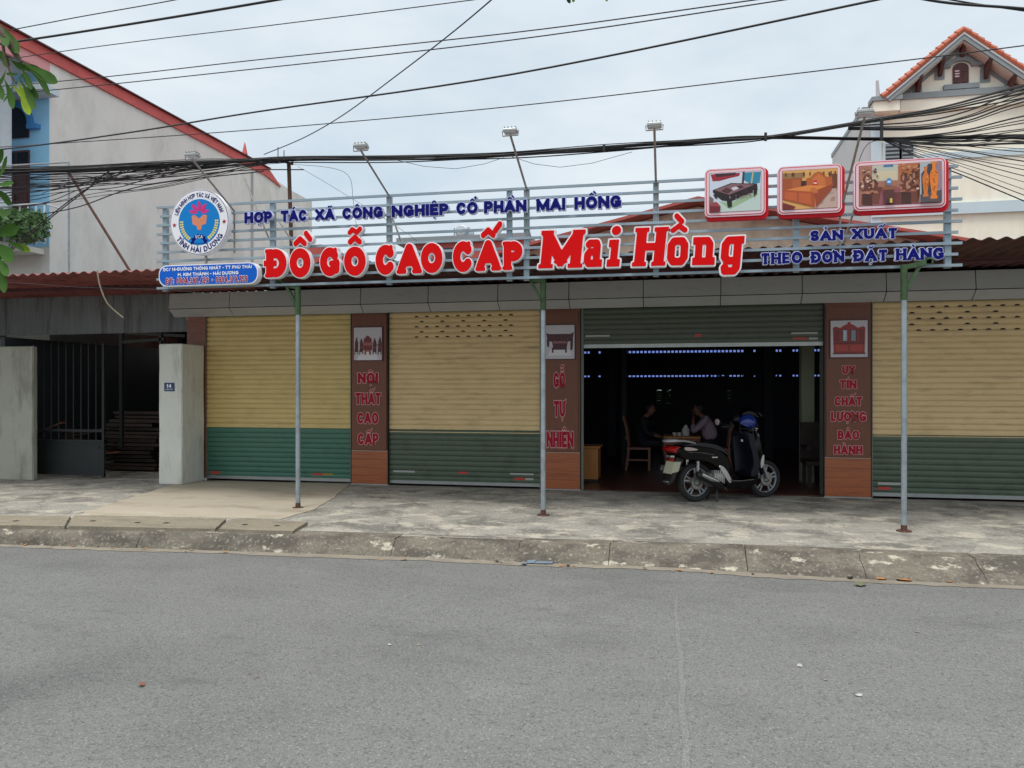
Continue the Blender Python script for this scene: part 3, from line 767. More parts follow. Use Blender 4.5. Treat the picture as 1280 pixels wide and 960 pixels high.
shutter(259.5, 438.5, 533, M['sh_yellow'], M['sh_green'], stickers=((263, 276, 589, 3, 'sticker_r'), (391, 404, 591.5, 2.5, 'sticker_r'), (404, 417, 591.5, 2.5, 'sticker_y')), lab='yellow and bright green closed shutter without vent holes')
shutter(486.5, 675, 540, M['sh_beige'], M['sh_olive'], vents=(521, 639, .9, 10, 5), stickers=((492, 519, 588, 2.2, 'sticker_w'), (573, 585, 589.5, 3, 'sticker_r'), (638, 667, 591.5, 2, 'sticker_w'), (643, 656, 597, 3, 'sticker_r'), (657, 667, 597.5, 2.5, 'sticker_w')), lab='beige and olive closed shutter with vent holes')
shutter(1090.5, 1420, 546, M['sh_beige'], M['sh_olive'], vents=(1131, 1271, 1.0, 9, 4), stickers=((1097, 1127, 603, 3, 'sticker_w'), (1097, 1113, 608.5, 3.5, 'sticker_r')), lab='wide beige and olive closed shutter at the end')
shutter(729.5, 1029.5, None, M['sh_olive2'], M['sh_olive2'], zbot=P(880, 433.5, .06).z, stickers=((868, 877, 417.5, 3.5, 'sticker_r'), (732, 762, 419, 2.5, 'sticker_w'), (989, 1022, 415.5, 2.5, 'sticker_w'), (991, 1009, 422, 3, 'sticker_r'), (1011, 1022, 422, 3, 'sticker_w')), lab='dark olive shutter rolled up above the open doorway')
# fascia: two rows of composite panels, the lower row turned back to the wall
FY = -.16
xs_f = [P(211, 372, FY).x] + [P(q, 372, FY).x for q in (286.5, 368, 450.5, 535, 622, 711, 804, 901, 1003, 1108, 1220)]
while xs_f[-1] < XR: xs_f.append(xs_f[-1] + 1.12)
zm = 2.862; g_ = .006
MB().prism([(FY + .03, 3.125), (FY + .004, zm), (-.02 + .02, ZT + .012), (.09, ZT + .012), (.09, 3.125)], 'x', xs_f[0], xs_f[-1]).build('fascia_backing', M['joint'], shop)
rf = random.Random(4)
for a, b in zip(xs_f, xs_f[1:]):
    j = rf.uniform(-.002, .002)
    MB().prism([(FY + .028, 3.12), (FY + .002 + j, zm + g_), (FY - .008 + j, zm + g_), (FY + .018, 3.12)], 'x', a + g_, b - g_).build('fascia_panel', M['fascia'], shop)
    MB().prism([(FY + .002, zm - g_), (-.005, ZT + .004), (-.014, ZT - .003), (FY - .008, zm - g_)], 'x', a + g_, b - g_).build('fascia_panel', M['fascia'], shop)
# hall behind: rendered gable and red roof
HYG = 2.0
hall = empty('hall_building', (.4, HYG, 0), 'low hall with a mottled gable and red metal roof behind the sign', 'building')
pk, le, ri = P(872, 247, HYG), P(664, 304, HYG), P(1215, 300, HYG)
sl_ = (pk.z - le.z) / (pk.x - le.x); sr_ = (ri.z - pk.z) / (ri.x - pk.x)
e0 = Vector((pk.x - 5.2, HYG, pk.z - sl_ * 5.2)); e1 = Vector((pk.x + 7.0, HYG, pk.z + sr_ * 7.0))
MB().prism([(e0.x + .3, 3.0), (e0.x + .3, e0.z + .02), (pk.x, pk.z - .07), (e1.x - .3, e1.z + .02), (e1.x - .3, 3.0)], 'y', HYG + .35, HYG + .5).build('gable_wall', M['stone_wall'], hall)
MB().prism([(e0.x, e0.z - .05), (pk.x, pk.z - .05), (pk.x, pk.z), (e0.x, e0.z)], 'y', HYG - .1, HYG + 9).build('roof', M['red_roof'], hall)
MB().prism([(e1.x, e1.z - .05), (pk.x + .002, pk.z - .05), (pk.x + .002, pk.z), (e1.x, e1.z)], 'y', HYG - .1, HYG + 9).build('roof', M['red_roof'], hall)

# ------------------------------------------------------------------ the street canopy of corrugated metal
CYF = -2.36
can = empty('metal_canopy', (0, CYF, 3.15), 'red-brown corrugated metal canopy along the whole shop front', 'canopy')
def corr(name, x0, x1, ya, yb, za, zb, pitch, amp, m, p, th=.0, steps=6):
    """corrugated sheet with waves along x from (ya,za) to (yb,zb)"""
    n = int((x1 - x0) / pitch * steps); vv = []
    for i in range(n + 1):
        x = x0 + (x1 - x0) * i / n; z = amp * math.sin(2 * math.pi * i / steps)
        vv += [(x, ya, za + z), (x, yb, zb + z), (x, ya, za + z + .004), (x, yb, zb + z + .004)]
    f = []
    for i in range(n):
        a = 4 * i; f += [(a, a + 1, a + 5, a + 4), (a + 2, a + 6, a + 7, a + 3), (a, a + 4, a + 6, a + 2)]
    o = MB().add(vv, f).build(name, m, p, smooth='auto'); return o
def canz(px, py): return P(px, py, CYF).z
sheets = [(-26, X0(212, CYF)), (X0(212, CYF), X0(700, CYF)), (X0(700, CYF), X0(1110, CYF)), (X0(1110, CYF), 14)]
for i, (a, b) in enumerate(sheets):
    zf = 3.13 + (.012 if i % 2 else 0)
    corr('roof_sheet', a - .02, b + .02, CYF + random.uniform(-.03, .03), 2.3 if i else .13, zf, 3.19 + (.012 if i % 2 else 0) if i else 3.165, .165, .018, M['canopy'] if i == 0 else M['canopy_shaded'], can)
for y in (-1.1,): MB().box(-25, 13.5, y, y + .04, 3.09, 3.128).build('purlin', M['canopy_shaded'], can)

# ------------------------------------------------------------------ canopy posts with green brackets
def post(px, py, lab, ztop, bend=0):
    b = G(px, py, 0); 
    r = empty('support_post', (b.x, b.y, 0), lab, 'post', 'posts holding up the canopy')
    MB().lathe([(.001, 0), (.03, 0), (.03, ztop), (.001, ztop)], (b.x, b.y, 0), n=14).build('pole', M['galv'], r, smooth='auto')
    MB().lathe([(.001, .011), (.075, .010), (.08, .0), (.08, -.01)], (b.x, b.y, 0), n=9).build('base_plate', M['rust'], r)
    MB().lathe([(.034, .008), (.032, .05), (.0305, .07)], (b.x, b.y, 0), n=12).build('rust_collar', M['rust'], r)
    s = bend
    m = MB(); m.lathe([(.034, ztop - .38), (.036, ztop - .36), (.036, ztop), (.001, ztop)], (b.x, b.y, 0), n=12)
    m.build('sleeve', M['green_paint'], r, smooth='auto')
    m = MB(); m.bar((b.x, b.y, ztop - .03), (b.x + s * .28, b.y, ztop + .03), .05); m.bar((b.x, b.y + .0, ztop - .30), (b.x + s * .16, b.y, ztop - .01), .035)
    m.bar((b.x + s * .24, b.y + .0, ztop), (b.x + s * .24, b.y + .0, ztop + .07), .05)
    m.build('bracket', M['green_paint'], r)
post(372.5, 635, 'galvanised post in front of the yellow and green shutter', 2.86, -1)
post(679, 644, 'galvanised post in front of the second tiled pillar', 2.86, -1)
post(1130, 664, 'galvanised post in front of the far beige shutter', 2.86, 1)

# ------------------------------------------------------------------ left: grey sheet wall over the yard gateway, gate piers, gate, timber
gs = empty('sheet_metal_screen', (P(100, 400, .1).x, .1, 2.5), 'grey corrugated sheet hung over the yard gateway', 'screen')
x0, x1 = -20, X0(233, .1)
nn = int((x1 - x0) / .13 * 6); vv = []
for i in range(nn + 1):
    x = x0 + (x1 - x0) * i / nn; y = .1 + .014 * math.sin(2 * math.pi * i / 6); zb = 2.50 + .01 * math.sin(x * .7)
    vv += [(x, y, zb), (x, y, 3.185), (x, y + .004, zb), (x, y + .004, 3.185)]
MB().add(vv, [q for i in range(nn) for q in ((4*i, 4*i+4, 4*i+5, 4*i+1), (4*i+2, 4*i+3, 4*i+7, 4*i+6), (4*i, 4*i+2, 4*i+6, 4*i+4))]).build('sheet', M['grey_sheet'], gs, smooth='auto')
PY = -.62
def pier(x0, x1, y0, y1, h, name, lab, seed, mw='white_wall'):
    r = random.Random(seed); m = MB()
    o = m.box(x0, x1, y0, y1, 0, h).mesh(name, M[mw])
    bm = bmesh.new(); bm.from_mesh(o); bmesh.ops.bevel(bm, geom=bm.edges[:], offset=.012, segments=2, affect='EDGES')
    bmesh.ops.subdivide_edges(bm, edges=[e for e in bm.edges if e.calc_length() > .4], cuts=12, use_grid_fill=True)
    for v in bm.verts: v.co += Vector((r.uniform(-1, 1), r.uniform(-1, 1), 0)) * .003
    bm.to_mesh(o); bm.free()
    ob = link(name, o, None, None); return tag(ob, lab, 'pillar' if 'pillar' in name else 'wall')
wp = pier(P(198.5, 600, PY).x, P(227.5, 600, PY).x, PY, -.03, P(200, 430, PY).z, 'gate_pillar', 'white square gate pillar carrying the blue number plate', 2)
pier(-13.6, P(41, 600, PY).x, PY, PY + .10, P(20, 433, PY).z, 'gate_wall', 'weathered white wall on the left side of the yard gate', 3, 'old_wall')
# number plate 14
a, b = P(205.5, 478.5, PY - .006), P(218, 489, PY - .006)
npl = empty('house_number_plate', (a.x, PY, b.z), 'small blue house number plate reading 14', 'number plate')
MB().box(a.x, b.x, PY - .012, PY - .001, b.z, a.z).build('plate', M['plate_blue'], npl)
h_ = a.z - b.z; w_ = b.x - a.x
link('lettering', loops_mesh('lettering', word_loops('14', S_NAVY, 0, a.x + w_ * .25, a.x + w_ * .72, b.z + h_ * .42, h_ * .42), .002, M['white'], PY - .0145), None, npl)
link('lettering', loops_mesh('lettering', word_loops('THỐNG NHẤT', S_THIN, 0, a.x + w_ * .12, a.x + w_ * .88, b.z + h_ * .16, h_ * .13), .002, M['white'], PY - .0145), None, npl)
# gate leaf
GY = -.25
gate = empty('yard_gate', (P(41, 600, GY).x, GY, 0), 'dark metal yard gate with solid lower sheet and hooked upper bars', 'gate')
xa, xb = P(42, 600, GY).x, P(131, 600, GY).x
zz = lambda py: P(90, py, GY).z
fr = MB()
for z in (zz(592), zz(551), zz(538)): fr.box(xa, xb, GY - .02, GY + .02, z - .02, z + .02)
fr.box(xa, xa + .04, GY - .021, GY + .021, .04, zz(430)); fr.box(xb - .04, xb, GY - .021, GY + .021, .04, zz(430))
fr.build('gate_frame', M['dark_gate'], gate)
MB().box(xa + .04, xb - .04, GY - .004, GY + .004, zz(591), zz(552)).build('lower_sheet', M['dark_gate'], gate)
MB().box(xa + .1, xb - .1, GY - .016, GY - .005, zz(560), zz(557)).build('stiffener', M['dark_gate'], gate)
for i in range(10):
    x = xa + .06 + (xb - xa - .08) * i / 9; zt_ = zz(434)
    MB().tube([(x, GY, zz(550)), (x, GY, zt_)] + [(x - .22 * (1 - math.cos(q)) , GY + .25 * (1 - math.cos(q)), zt_ + .13 * math.sin(q)) for q in (.4, .8, 1.2, 1.57)], .010, 6).build('bar', M['dark_gate'], gate)
# yard shed: vaulted roof, side and back walls
shed = empty('yard_shed', (-9.6, 3, 0), 'dark vaulted sheet-metal shed over the yard behind the gate', 'shed')
m_ = MB(); xa2, xb2 = -14.5, XL - .1; vv = []; ns = 24; nr = 60
for i in range(nr + 1):
    for j in range(ns + 1):
        q = math.pi * j / ns; x = (xa2 + xb2) / 2 - math.cos(q) * (xb2 - xa2) / 2; vv.append((x, .5 + i * .11, 2.45 + .55 * math.sin(q) + .012 * math.sin(i * math.pi / 2 * 1.0 + .7)))
m_.add(vv, [(i * (ns + 1) + j, i * (ns + 1) + j + 1, (i + 1) * (ns + 1) + j + 1, (i + 1) * (ns + 1) + j) for i in range(nr) for j in range(ns)])
m_.build('roof', M['shed'], shed)
MB().box(-12.3, -12.2, .5, 7.1, 0, 2.5).box(-12.2, X0(150, 7), 7.0, 7.1, 0, 3.0).build('wall', M['shed'], shed)
MB().box(X0(150, 6.6), XL - .1, 6.6, 6.7, 0, 2.35).build('rear_wall', M['white_wall'], shed)
MB().bar(P(152, 416, .5), P(152, 560, .5), .06).bar(P(152, 428, .5), P(206, 424, .5), .05).bar(P(152, 416, .55), P(232, 420, .55), .05).bar(P(201, 416, .5), P(201, 430, .5), .05).build('steel_frame', M['joint'], shed)
MB().add([(-14, .06, -.003), (XL, .06, -.003), (XL, 7, -.003), (-14, 7, -.003)], [(0, 1, 2, 3)]).build('floor', M['concrete'], shed)
tp = empty('timber_pile', P(165, 560, 1.2), 'pile of dark sawn timber stacked behind the yard gate', 'timber pile')
rt = random.Random(9)
for i in range(15):
    for c in range(3):
        z = .03 + i * .073; xa_ = P(133, 500, 1.0).x + rt.uniform(-.08, .08) + c * .0; xe = P(196, 500, 1.0).x + rt.uniform(-.12, .12)
        if i > 12 and c != 1: continue
        MB().box(xa_, xe, 1.0 + c * .24 + rt.uniform(-.03, .03), 1.21 + c * .24, z, z + rt.uniform(.04, .062)).build('plank', M['wood_dark'], tp)
t2 = empty('timber_heap', P(80, 560, 2.2), 'loose heap of offcuts and boards lying behind the closed gate leaf', 'timber pile')
for i in range(30):
    c = P(rt.uniform(50, 125), 560, rt.uniform(.7, 1.6)); a = rt.uniform(-.5, .5); l = rt.uniform(.3, .7); z = rt.uniform(.05, .75)
    MB().bar((c.x - l * math.cos(a), c.y - l * math.sin(a) * .5, z), (c.x + l * math.cos(a), c.y + l * math.sin(a) * .5, z + rt.uniform(-.1, .2)), .09, .03).build('board', M['wood_mid'] if i % 4 == 0 else M['wood_dark'], t2)
# ================================================================== THE BIG SIGN ON ITS RAIL FRAME
SY = -2.46
sign = empty('shop_sign', (0, SY, 2.86), 'long pale metal rail frame carrying red and navy raised shop lettering', 'sign')
xl, xr = P(197, 300, SY).x, P(1197, 300, SY).x
for i in range(10):
    za = 3.945 - i * .1195; zb = 3.915 - i * .1180
    if i > 0 and i < 4:   # broken by the round emblem and photo boards, still one bar each
        pass
    MB().bar((xl + (.05 if i % 3 == 1 else 0), SY - .012, za), (xr + (.04 if i % 2 else 0), SY - .012, zb), .022, .03).build('rail', M['frame'], sign)
for px in (207.5, 341.5, 487, 637, 658.5, 820, 995, 1184):
    c = P(px, 300, SY + .03); MB().box(c.x - .032, c.x + .032, SY + .002, SY + .052, 2.83, 3.93).build('post', M['frame'], sign)
FY2 = -2.565
def sletter(ch, S, a, b, ya, yb, cap, mface, mside, out=.045, depth=.075, gap=.14, skew=None, name='letter', pr=None):
    pr = pr or sign
    k = dict(gap=gap, skew=skew) if skew else dict(gap=gap)
    body = link(name, loops_mesh(name, px_word(ch, S, a, b, ya, yb, cap, FY2, out, **k), depth, mside, FY2 + .004), None, pr)
    link('letter_face', loops_mesh('letter_face', px_word(ch, S, a, b, ya, yb, cap, FY2, 0, **k), .006, mface, FY2 - .002), None, body)
def row(text, S, a, b, ya, yb, cap, mf, ms, gap=.14, **k):
    """each letter its own piece, spaced as the row of type is"""
    lay, tw = layout(text, S, gap); sc_ = (b - a) / tw
    for ch, xo, W in lay:
        p0 = a + xo * sc_; p1 = a + (xo + W) * sc_; t0 = (p0 - a) / (b - a); t1 = (p1 - a) / (b - a)
        sletter(ch, S, p0, p1, ya + (yb - ya) * t0, ya + (yb - ya) * t1, cap, mf, ms, **k)
RK = dict(out=.038, depth=.085)
for ch, a, b, y0, y1, cap in (('Đ', 332.5, 358, 347, 346.5, 35.5), ('Ồ', 362, 388, 347, 346.5, 36.5), ('G', 400, 424.5, 345.5, 345, 36), ('Ỗ', 430, 457, 345, 344.5, 36.5),
                              ('C', 469.5, 494, 344, 343, 37.5), ('A', 497, 526, 342.5, 341.5, 37.5), ('O', 526, 553, 341.5, 341, 37.5),
                              ('C', 566, 591.5, 340.5, 339.5, 38.5), ('Ấ', 595.5, 625, 339, 338, 38.5), ('P', 629.5, 653, 337.8, 337, 36)):
    sletter(ch, S_RED, a, b, y0, y1, cap, M['red_face'], M['white'], **RK)
for ch, a, b, y0, y1, cap, sk in (('M', 675, 725, 335.5, 334.5, 47, .10), ('a', 728, 752, 334, 333.5, 51, .08), ('i', 757, 775, 333.5, 333, 50, .10), ('H', 792, 829, 333, 332, 48, .10),
                                  ('ồ', 833, 859, 332, 331.3, 52, .06), ('n', 865.5, 893, 331.5, 331, 52, .06), ('g', 900, 928, 331, 330, 52, .08)):
    sletter(ch, S_SLAB if ch in 'MH' else S_SLABL, a, b, y0, y1, cap, M['red_face'], M['white'], out=.036, depth=.085, skew=sk)
NK = dict(out=.05, depth=.05)
def yb_(x): return 279.3 - (x - 304) * .0425
for t, a, b in (('HỢP', 305.5, 340), ('TÁC', 351, 383.5), ('XÃ', 394, 418), ('CÔNG', 428, 478.5), ('NGHIỆP', 489.5, 560.5), ('CỔ', 570.5, 597), ('PHẦN', 605, 658), ('MAI', 670.5, 706.5), ('HỒNG', 718, 776.5)):
    row(t, S_NAVY, a, b, yb_(a), yb_(b), 13.8 + (a - 304) * .004, M['navy'], M['outline_blue'], gap=.08, **NK)
for t, a, b, y0, y1, c in (('SẢN', 1013, 1054, 301.3, 300, 13), ('XUẤT', 1065, 1122, 299, 297.5, 13.2), ('THEO', 951, 1003, 330.5, 328.8, 14.4), ('ĐƠN', 1014, 1055.5, 328.7, 327.5, 14.4), ('ĐẶT', 1067, 1110, 327, 325.8, 14.6), ('HÀNG', 1120, 1180, 325.4, 323.8, 14.8)):
    row(t, S_COOP, a, b, y0, y1, c, M['navy'], M['outline_blue'], gap=.1, **NK)

# ------------------------------------------------------------------ round emblem
cE = P(251.5, 278.5, -2.56); rE = .425; EY = -2.60
em = empty('round_emblem', (cE.x, EY, cE.z), 'round white and blue cooperative emblem with a pink lotus and open book', 'emblem')
def disc(name, r, y0, y1, m, p, n=56): return MB().lathe([(.0001, y0), (r, y0), (r, y1), (.0001, y1)], (cE.x, 0, cE.z), 'y', n).build(name, m, p, smooth='auto')
dk = disc('disc', rE, EY, EY + .09, M['white'], em)
disc('thin_ring', rE * .985, EY - .002, EY, M['navy'], em); disc('white_ring', rE * .97, EY - .004, EY - .001, M['white'], em)
disc('blue_field', rE * .705, EY - .006, EY - .003, M['emblem_blue'], em)
def EP(pts): return [(cE.x + x * rE, cE.z + z * rE) for x, z in pts]
def flat2(name, polys, m, p, y, d=.003):
    return link(name, loops_mesh(name, polys, d, m, y), None, p)
def arc_text(text, S, r, a0, a1, h, inner, m, gap=.2):
    lay, tw = layout(text, S, gap, .5); lps = []
    for ch, xo, W in lay:
        for lp in glyph_loops(ch, S, .02)[0]:
            q = []
            for x, z in lp:
                a = R(a0 + (a1 - a0) * (xo + x) / tw); rr = r + (z * h if not inner else -z * h)
                q.append((rr * math.sin(a), rr * math.cos(a)))
            lps.append(EP(q))
    return lps
flat2('lettering', arc_text('LIÊN MINH HỢP TÁC XÃ VIỆT NAM', S_THIN, .765, -72, 70, .125, False, M['navy']), M['navy'], em, EY - .007)
flat2('lettering', arc_text('TỈNH HẢI DƯƠNG', S_THIN, .925, 238, 118, .16, True, M['navy']), M['navy'], em, EY - .007)
def star(cx, cz, r): return [(cx + r * (1 if i % 2 == 0 else .42) * math.sin(math.pi * i / 5), cz + r * (1 if i % 2 == 0 else .42) * math.cos(math.pi * i / 5)) for i in range(10)]
flat2('star', [EP(star(-.85, -.06, .075))], M['dk_red'], em, EY - .007); flat2('star', [EP(star(.85, -.02, .075))], M['dk_red'], em, EY - .007)
def petal(a, l, w_, cx=0, cz=.27):
    o = []
    for i in range(17):
        t = i / 16 * 2; s = t if t <= 1 else 2 - t; sd_ = 1 if t <= 1 else -1
        x = sd_ * w_ * math.sin(math.pi * s) ** .8; z = l * s * .9 + .06; o.append((cx + x * math.cos(a) + z * math.sin(a), cz - x * math.sin(a) + z * math.cos(a)))
    return o[:-1]
for i, (a, l, w_) in enumerate(((-1.35, .33, .055), (1.35, .33, .055), (-.72, .36, .062), (.72, .36, .062), (0, .36, .06))):
    flat2('petal', [EP(petal(a, l, w_))], M['magenta'], em, EY - .0065 - i * .0008)
flat2('open_book', [EP([(-.25, .20), (-.14, .22), (0, .10), (.14, .22), (.27, .20), (.24, -.06), (.10, -.10), (.07, -.24), (-.05, -.24), (-.08, -.12), (-.22, -.06)])], M['book'], em, EY - .0075)
flat2('gear_wheel', [EP([(.30 * k_ * math.sin(t), -.66 + .30 * k_ * math.cos(t)) for i in range(48) for t, k_ in ((-1.75 + 3.5 * i / 47, 1.0 if (i // 3) % 2 else .87),)] + [(.24, -.66), (-.24, -.66)])], M['navy'], em, EY - .0075)
flat2('gear_hub', [EP([(.17 * math.sin(t), -.66 + .17 * math.cos(t)) for t in np.linspace(-1.5, 1.5, 16)])], M['emblem_blue'], em, EY - .009)
flat2('lettering', [EP([(x, z) for x, z in lp]) for lp in [[(q[0] , q[1]) for q in l2] for l2 in word_loops('VCA', S_THIN, 0, -.13, .13, -.50, .1)]], M['white'], em, EY - .0095)
for s in (-1, 1):
    pl = []
    for i in range(9):
        a = R(88 + i * 7.2); px_, pz_ = .60 * math.sin(a) * s, .60 * math.cos(a)
        for k_ in (-1, 1):
            pl.append(EP([(px_ + dx, pz_ + dz) for dx, dz in [(.036 * math.cos(q) * 1.0 + k_ * .028 * math.sin(a) * s, .03 * math.sin(q) + k_ * .028 * math.cos(a)) for q in np.linspace(0, 2 * math.pi, 9)[:-1]]]))
    for pq in range(1): o = MB()
    for poly in pl: o.prism(poly, 'y', EY - .0085, EY - .005)
    o.build('wheat_ear', M['wheat'], em)
MB().box(cE.x - .012 + .04, cE.x + .012 + .04, -2.53, -2.50, 3.0, cE.z - rE + .02).build('hanger_bar', M['steel_dull'], em)

# ------------------------------------------------------------------ address board
def rrect(x0, x1, z0, z1, r, n=8, za=None):
    """rounded rectangle; za = (dz left, dz right) shears it to follow the photo board's hang"""
    pts = []
    for cx, cz, a0 in ((x1 - r, z1 - r, 0), (x0 + r, z1 - r, 90), (x0 + r, z0 + r, 180), (x1 - r, z0 + r, 270)):
        for i in range(n + 1): a = R(a0 + 90 * i / n); pts.append((cx + r * math.cos(a), cz + r * math.sin(a)))
    if za:
        pts = [(x, z + za[0] + (za[1] - za[0]) * (x - x0) / (x1 - x0)) for x, z in pts]
    return pts
AY = -2.62
a, b = P(198.5, 331.5, AY), P(322.5, 356.5, AY); pz0, pz1 = P(198.5, 358.5, AY).z, P(198.5, 333.5, AY).z
ad = empty('address_board', ((a.x + b.x) / 2, AY, pz0), 'blue pill-shaped board with white address lines and red phone numbers', 'sign')
H_ = pz1 - pz0 + .015
MB().prism(rrect(a.x, b.x, pz0, pz0 + H_, H_ * .42), 'y', AY, AY + .10).build('board', M['white'], ad, smooth='auto')
MB().prism(rrect(a.x + .014, b.x - .014, pz0 + .014, pz0 + H_ - .014, H_ * .40), 'y', AY - .004, AY + .002).build('face', M['board_blue'], ad, smooth='auto')
def bword(t, S, p0, p1, z0, h, m, lvl=0.0, y=AY - .0065, d=.004, gap=.16, space=.5):
    w_ = b.x - a.x; return link('lettering', loops_mesh('lettering', word_loops(t, S, lvl, a.x + w_ * p0, a.x + w_ * p1, pz0 + H_ * z0, H_ * h, gap=gap, space=space), d, m, y), None, ad)
S_FAT = dict(name='fat', w=.12, dw=.06, ds=.7, res=.045, wide=1.2)
bword('ĐC/ 14-ĐƯỜNG THỐNG NHẤT - TT PHÚ THÁI', S_FAT, .05, .94, .72, .155, M['white'])
bword('H. KIM THÀNH - HẢI DƯƠNG', S_FAT, .20, .81, .46, .155, M['white'])
bword('ĐT: 0904.387.429 - 0904.319.759', S_THIN, .08, .90, .11, .27, M['white'], lvl=.10, gap=.3, space=.7)
bword('ĐT: 0904.387.429 - 0904.319.759', S_THIN, .08, .90, .11, .27, M['dk_red'], lvl=.015, y=AY - .010, gap=.3, space=.7)

# ------------------------------------------------------------------ flat prints: coloured shapes on one sheet
pm = bpy.data.materials.new('print'); pm.use_nodes = True
an = pm.node_tree.nodes.new('ShaderNodeVertexColor'); an.layer_name = 'ink'; pb = pm.node_tree.nodes['Principled BSDF']; pb.inputs['Roughness'].default_value = .35
pm.node_tree.links.new(an.outputs['Color'], pb.inputs['Base Color'])
def picture(name, shapes, ox, oz, w_, h_, y, p, step=.00025):
    v = []; f = []; cols = []
    for k, (c, pl) in enumerate(shapes):
        n0 = len(v); v += [(ox + min(max(x, 0), 1) * w_, y - k * step, oz + min(max(z, 0), 1) * h_) for x, z in pl]; f.append(tuple(range(n0, n0 + len(pl)))[::-1]); cols += [(*lin(c), 1)] * len(pl)
    me = bpy.data.meshes.new(name); me.from_pydata(v, [], f); me.materials.append(pm)
    ca = me.color_attributes.new('ink', 'FLOAT_COLOR', 'CORNER')
    ci = [0.0] * (len(me.loops) * 4)
    for l in me.loops: ci[l.index * 4:l.index * 4 + 4] = cols[l.vertex_index]
    ca.data.foreach_set('color', ci)
    return link(name, me, None, p)
def rct(x0, z0, x1, z1): return [(x0, z0), (x1, z0), (x1, z1), (x0, z1)]
def ov(cx, cz, rx, rz, n=12): return [(cx + rx * math.cos(2 * math.pi * i / n), cz + rz * math.sin(2 * math.pi * i / n)) for i in range(n)]
def jitcol(c, r, k=18): d = r.uniform(-k, k); return tuple(min(255, max(0, q + d)) for q in c)
def ornaments(sh, r, x0, z0, x1, z1, n, cols, s0=.008, s1=.03):
    for i in range(n):
        x, z = r.uniform(x0, x1), r.uniform(z0, z1); s = r.uniform(s0, s1); sh.append((r.choice(cols), ov(x, z, s, s * r.uniform(.6, 1.8), 6)))
rp = random.Random(21)
# picture 1: dark carved day bed on a pale floor
p1 = [((200, 208, 222), rct(0, 0, 1, 1)), ((186, 202, 196), [(.1, 0), (1, 0), (1, .55), (.5, .45), (.15, .2)]), ((150, 176, 140), [(.18, .28), (.4, .06), (.95, .4), (.9, .5), (.4, .2)]),
      ((150, 24, 44), [(.02, .98), (.6, .98), (.58, .90), (.4, .86), (.2, .80), (.06, .80)]), ((60, 20, 30), [(.1, .99), (.52, .99), (.5, .93), (.14, .90)]), ((40, 130, 160), [(.68, .98), (1, .98), (.98, .7), (.8, .68), (.66, .8)]), ((70, 40, 40), [(.65, 1), (.69, 1), (.67, .68), (.63, .68)]), ((190, 170, 130), [(.84, 1), (.87, 1), (.83, .68), (.8, .68)])]
p1 += [((40, 18, 22), [(.06, .57), (.42, .73), (.93, .68), (.93, .60), (.40, .40), (.07, .50)]), ((128, 92, 98), [(.10, .57), (.43, .71), (.88, .66), (.38, .43)]), ((78, 40, 46), [(.22, .53), (.33, .62), (.45, .55), (.36, .46)]), ((74, 36, 42), [(.5, .64), (.62, .66), (.68, .60), (.56, .56)]), ((200, 194, 204), [(.42, .60), (.52, .64), (.58, .58), (.47, .53)]),
       ((30, 12, 16), [(.07, .52), (.39, .42), (.40, .26), (.24, .30), (.13, .42)]), ((34, 14, 18), [(.40, .42), (.94, .62), (.92, .50), (.42, .26)]), ((24, 10, 14), [(.33, .32), (.44, .34), (.44, .12), (.36, .10)]), ((24, 10, 14), [(.86, .52), (.94, .56), (.92, .42), (.87, .44)]), ((24, 10, 14), [(.07, .46), (.13, .46), (.16, .34), (.11, .36)])]
ornaments(p1, rp, .44, .32, .9, .5, 26, [(150, 130, 130), (90, 50, 50), (20, 8, 10)], .008, .02)
p1 += [((110, 20, 30), [(0, .22), (.22, .14), (.2, .0), (0, .0)]), ((150, 60, 64), [(0, .24), (.14, .26), (.22, .13), (0, .16)]), ((120, 96, 90), [(0, .42), (.08, .34), (.06, .22), (0, .22)])]
# picture 2: orange carved bed
p2 = [((214, 160, 88), rct(0, 0, 1, 1)), ((150, 110, 70), rct(0, .80, .4, .94)), ((190, 160, 148), [(.55, 0), (1, 0), (1, .52), (.8, .5), (.62, .05)])]
for i in range(12): x = .62 + rp.random() * .36; z = .05 + rp.random() * .4; p2.append((jitcol((170, 140, 130), rp), [(x, z), (x + .07, z + .02), (x + .09, z + .08), (x + .02, z + .06)]))
p2 += [((160, 76, 36), rct(0, .42, .36, .80)), ((176, 88, 44), rct(.18, .48, .33, .76)), ((60, 30, 20), rct(.34, .45, .46, .72)), ((110, 60, 34), rct(.86, .5, 1, .86)), ((178, 90, 40), [(.44, .50), (.44, .78), (.52, .80), (.58, .90), (.66, .94), (.74, .90), (.80, .80), (.88, .78), (.90, .84), (.92, .56), (.8, .5)]),
       ((200, 110, 52), [(.55, .58), (.55, .76), (.66, .88), (.78, .76), (.78, .58)]), ((216, 128, 56), [(.02, .50), (.46, .60), (.86, .56), (.58, .40)]), ((170, 74, 34), [(0, .52), (.58, .42), (.60, .02), (0, .26)]), ((188, 90, 42), [(.04, .46), (.26, .42), (.26, .20), (.04, .28)]), ((188, 90, 42), [(.30, .42), (.52, .38), (.53, .10), (.30, .18)]), ((150, 64, 30), [(.58, .44), (.90, .60), (.90, .46), (.62, .02)]), ((196, 104, 50), [(.50, .46), (.54, .54), (.62, .50), (.66, .40), (.58, .38)]),
       ((200, 30, 30), [(.55, .60), (.57, .72), (.63, .72), (.65, .60)]), ((236, 210, 200), rct(.57, .63, .63, .66))]
for i in range(10): x = rp.random(); p2.append(((90, 50, 34), ov(x, .86 + rp.random() * .05, .015, .05, 6)))
p2.append(((110, 34, 30), [(0, .18), (.24, .06), (.2, 0), (0, 0)]))
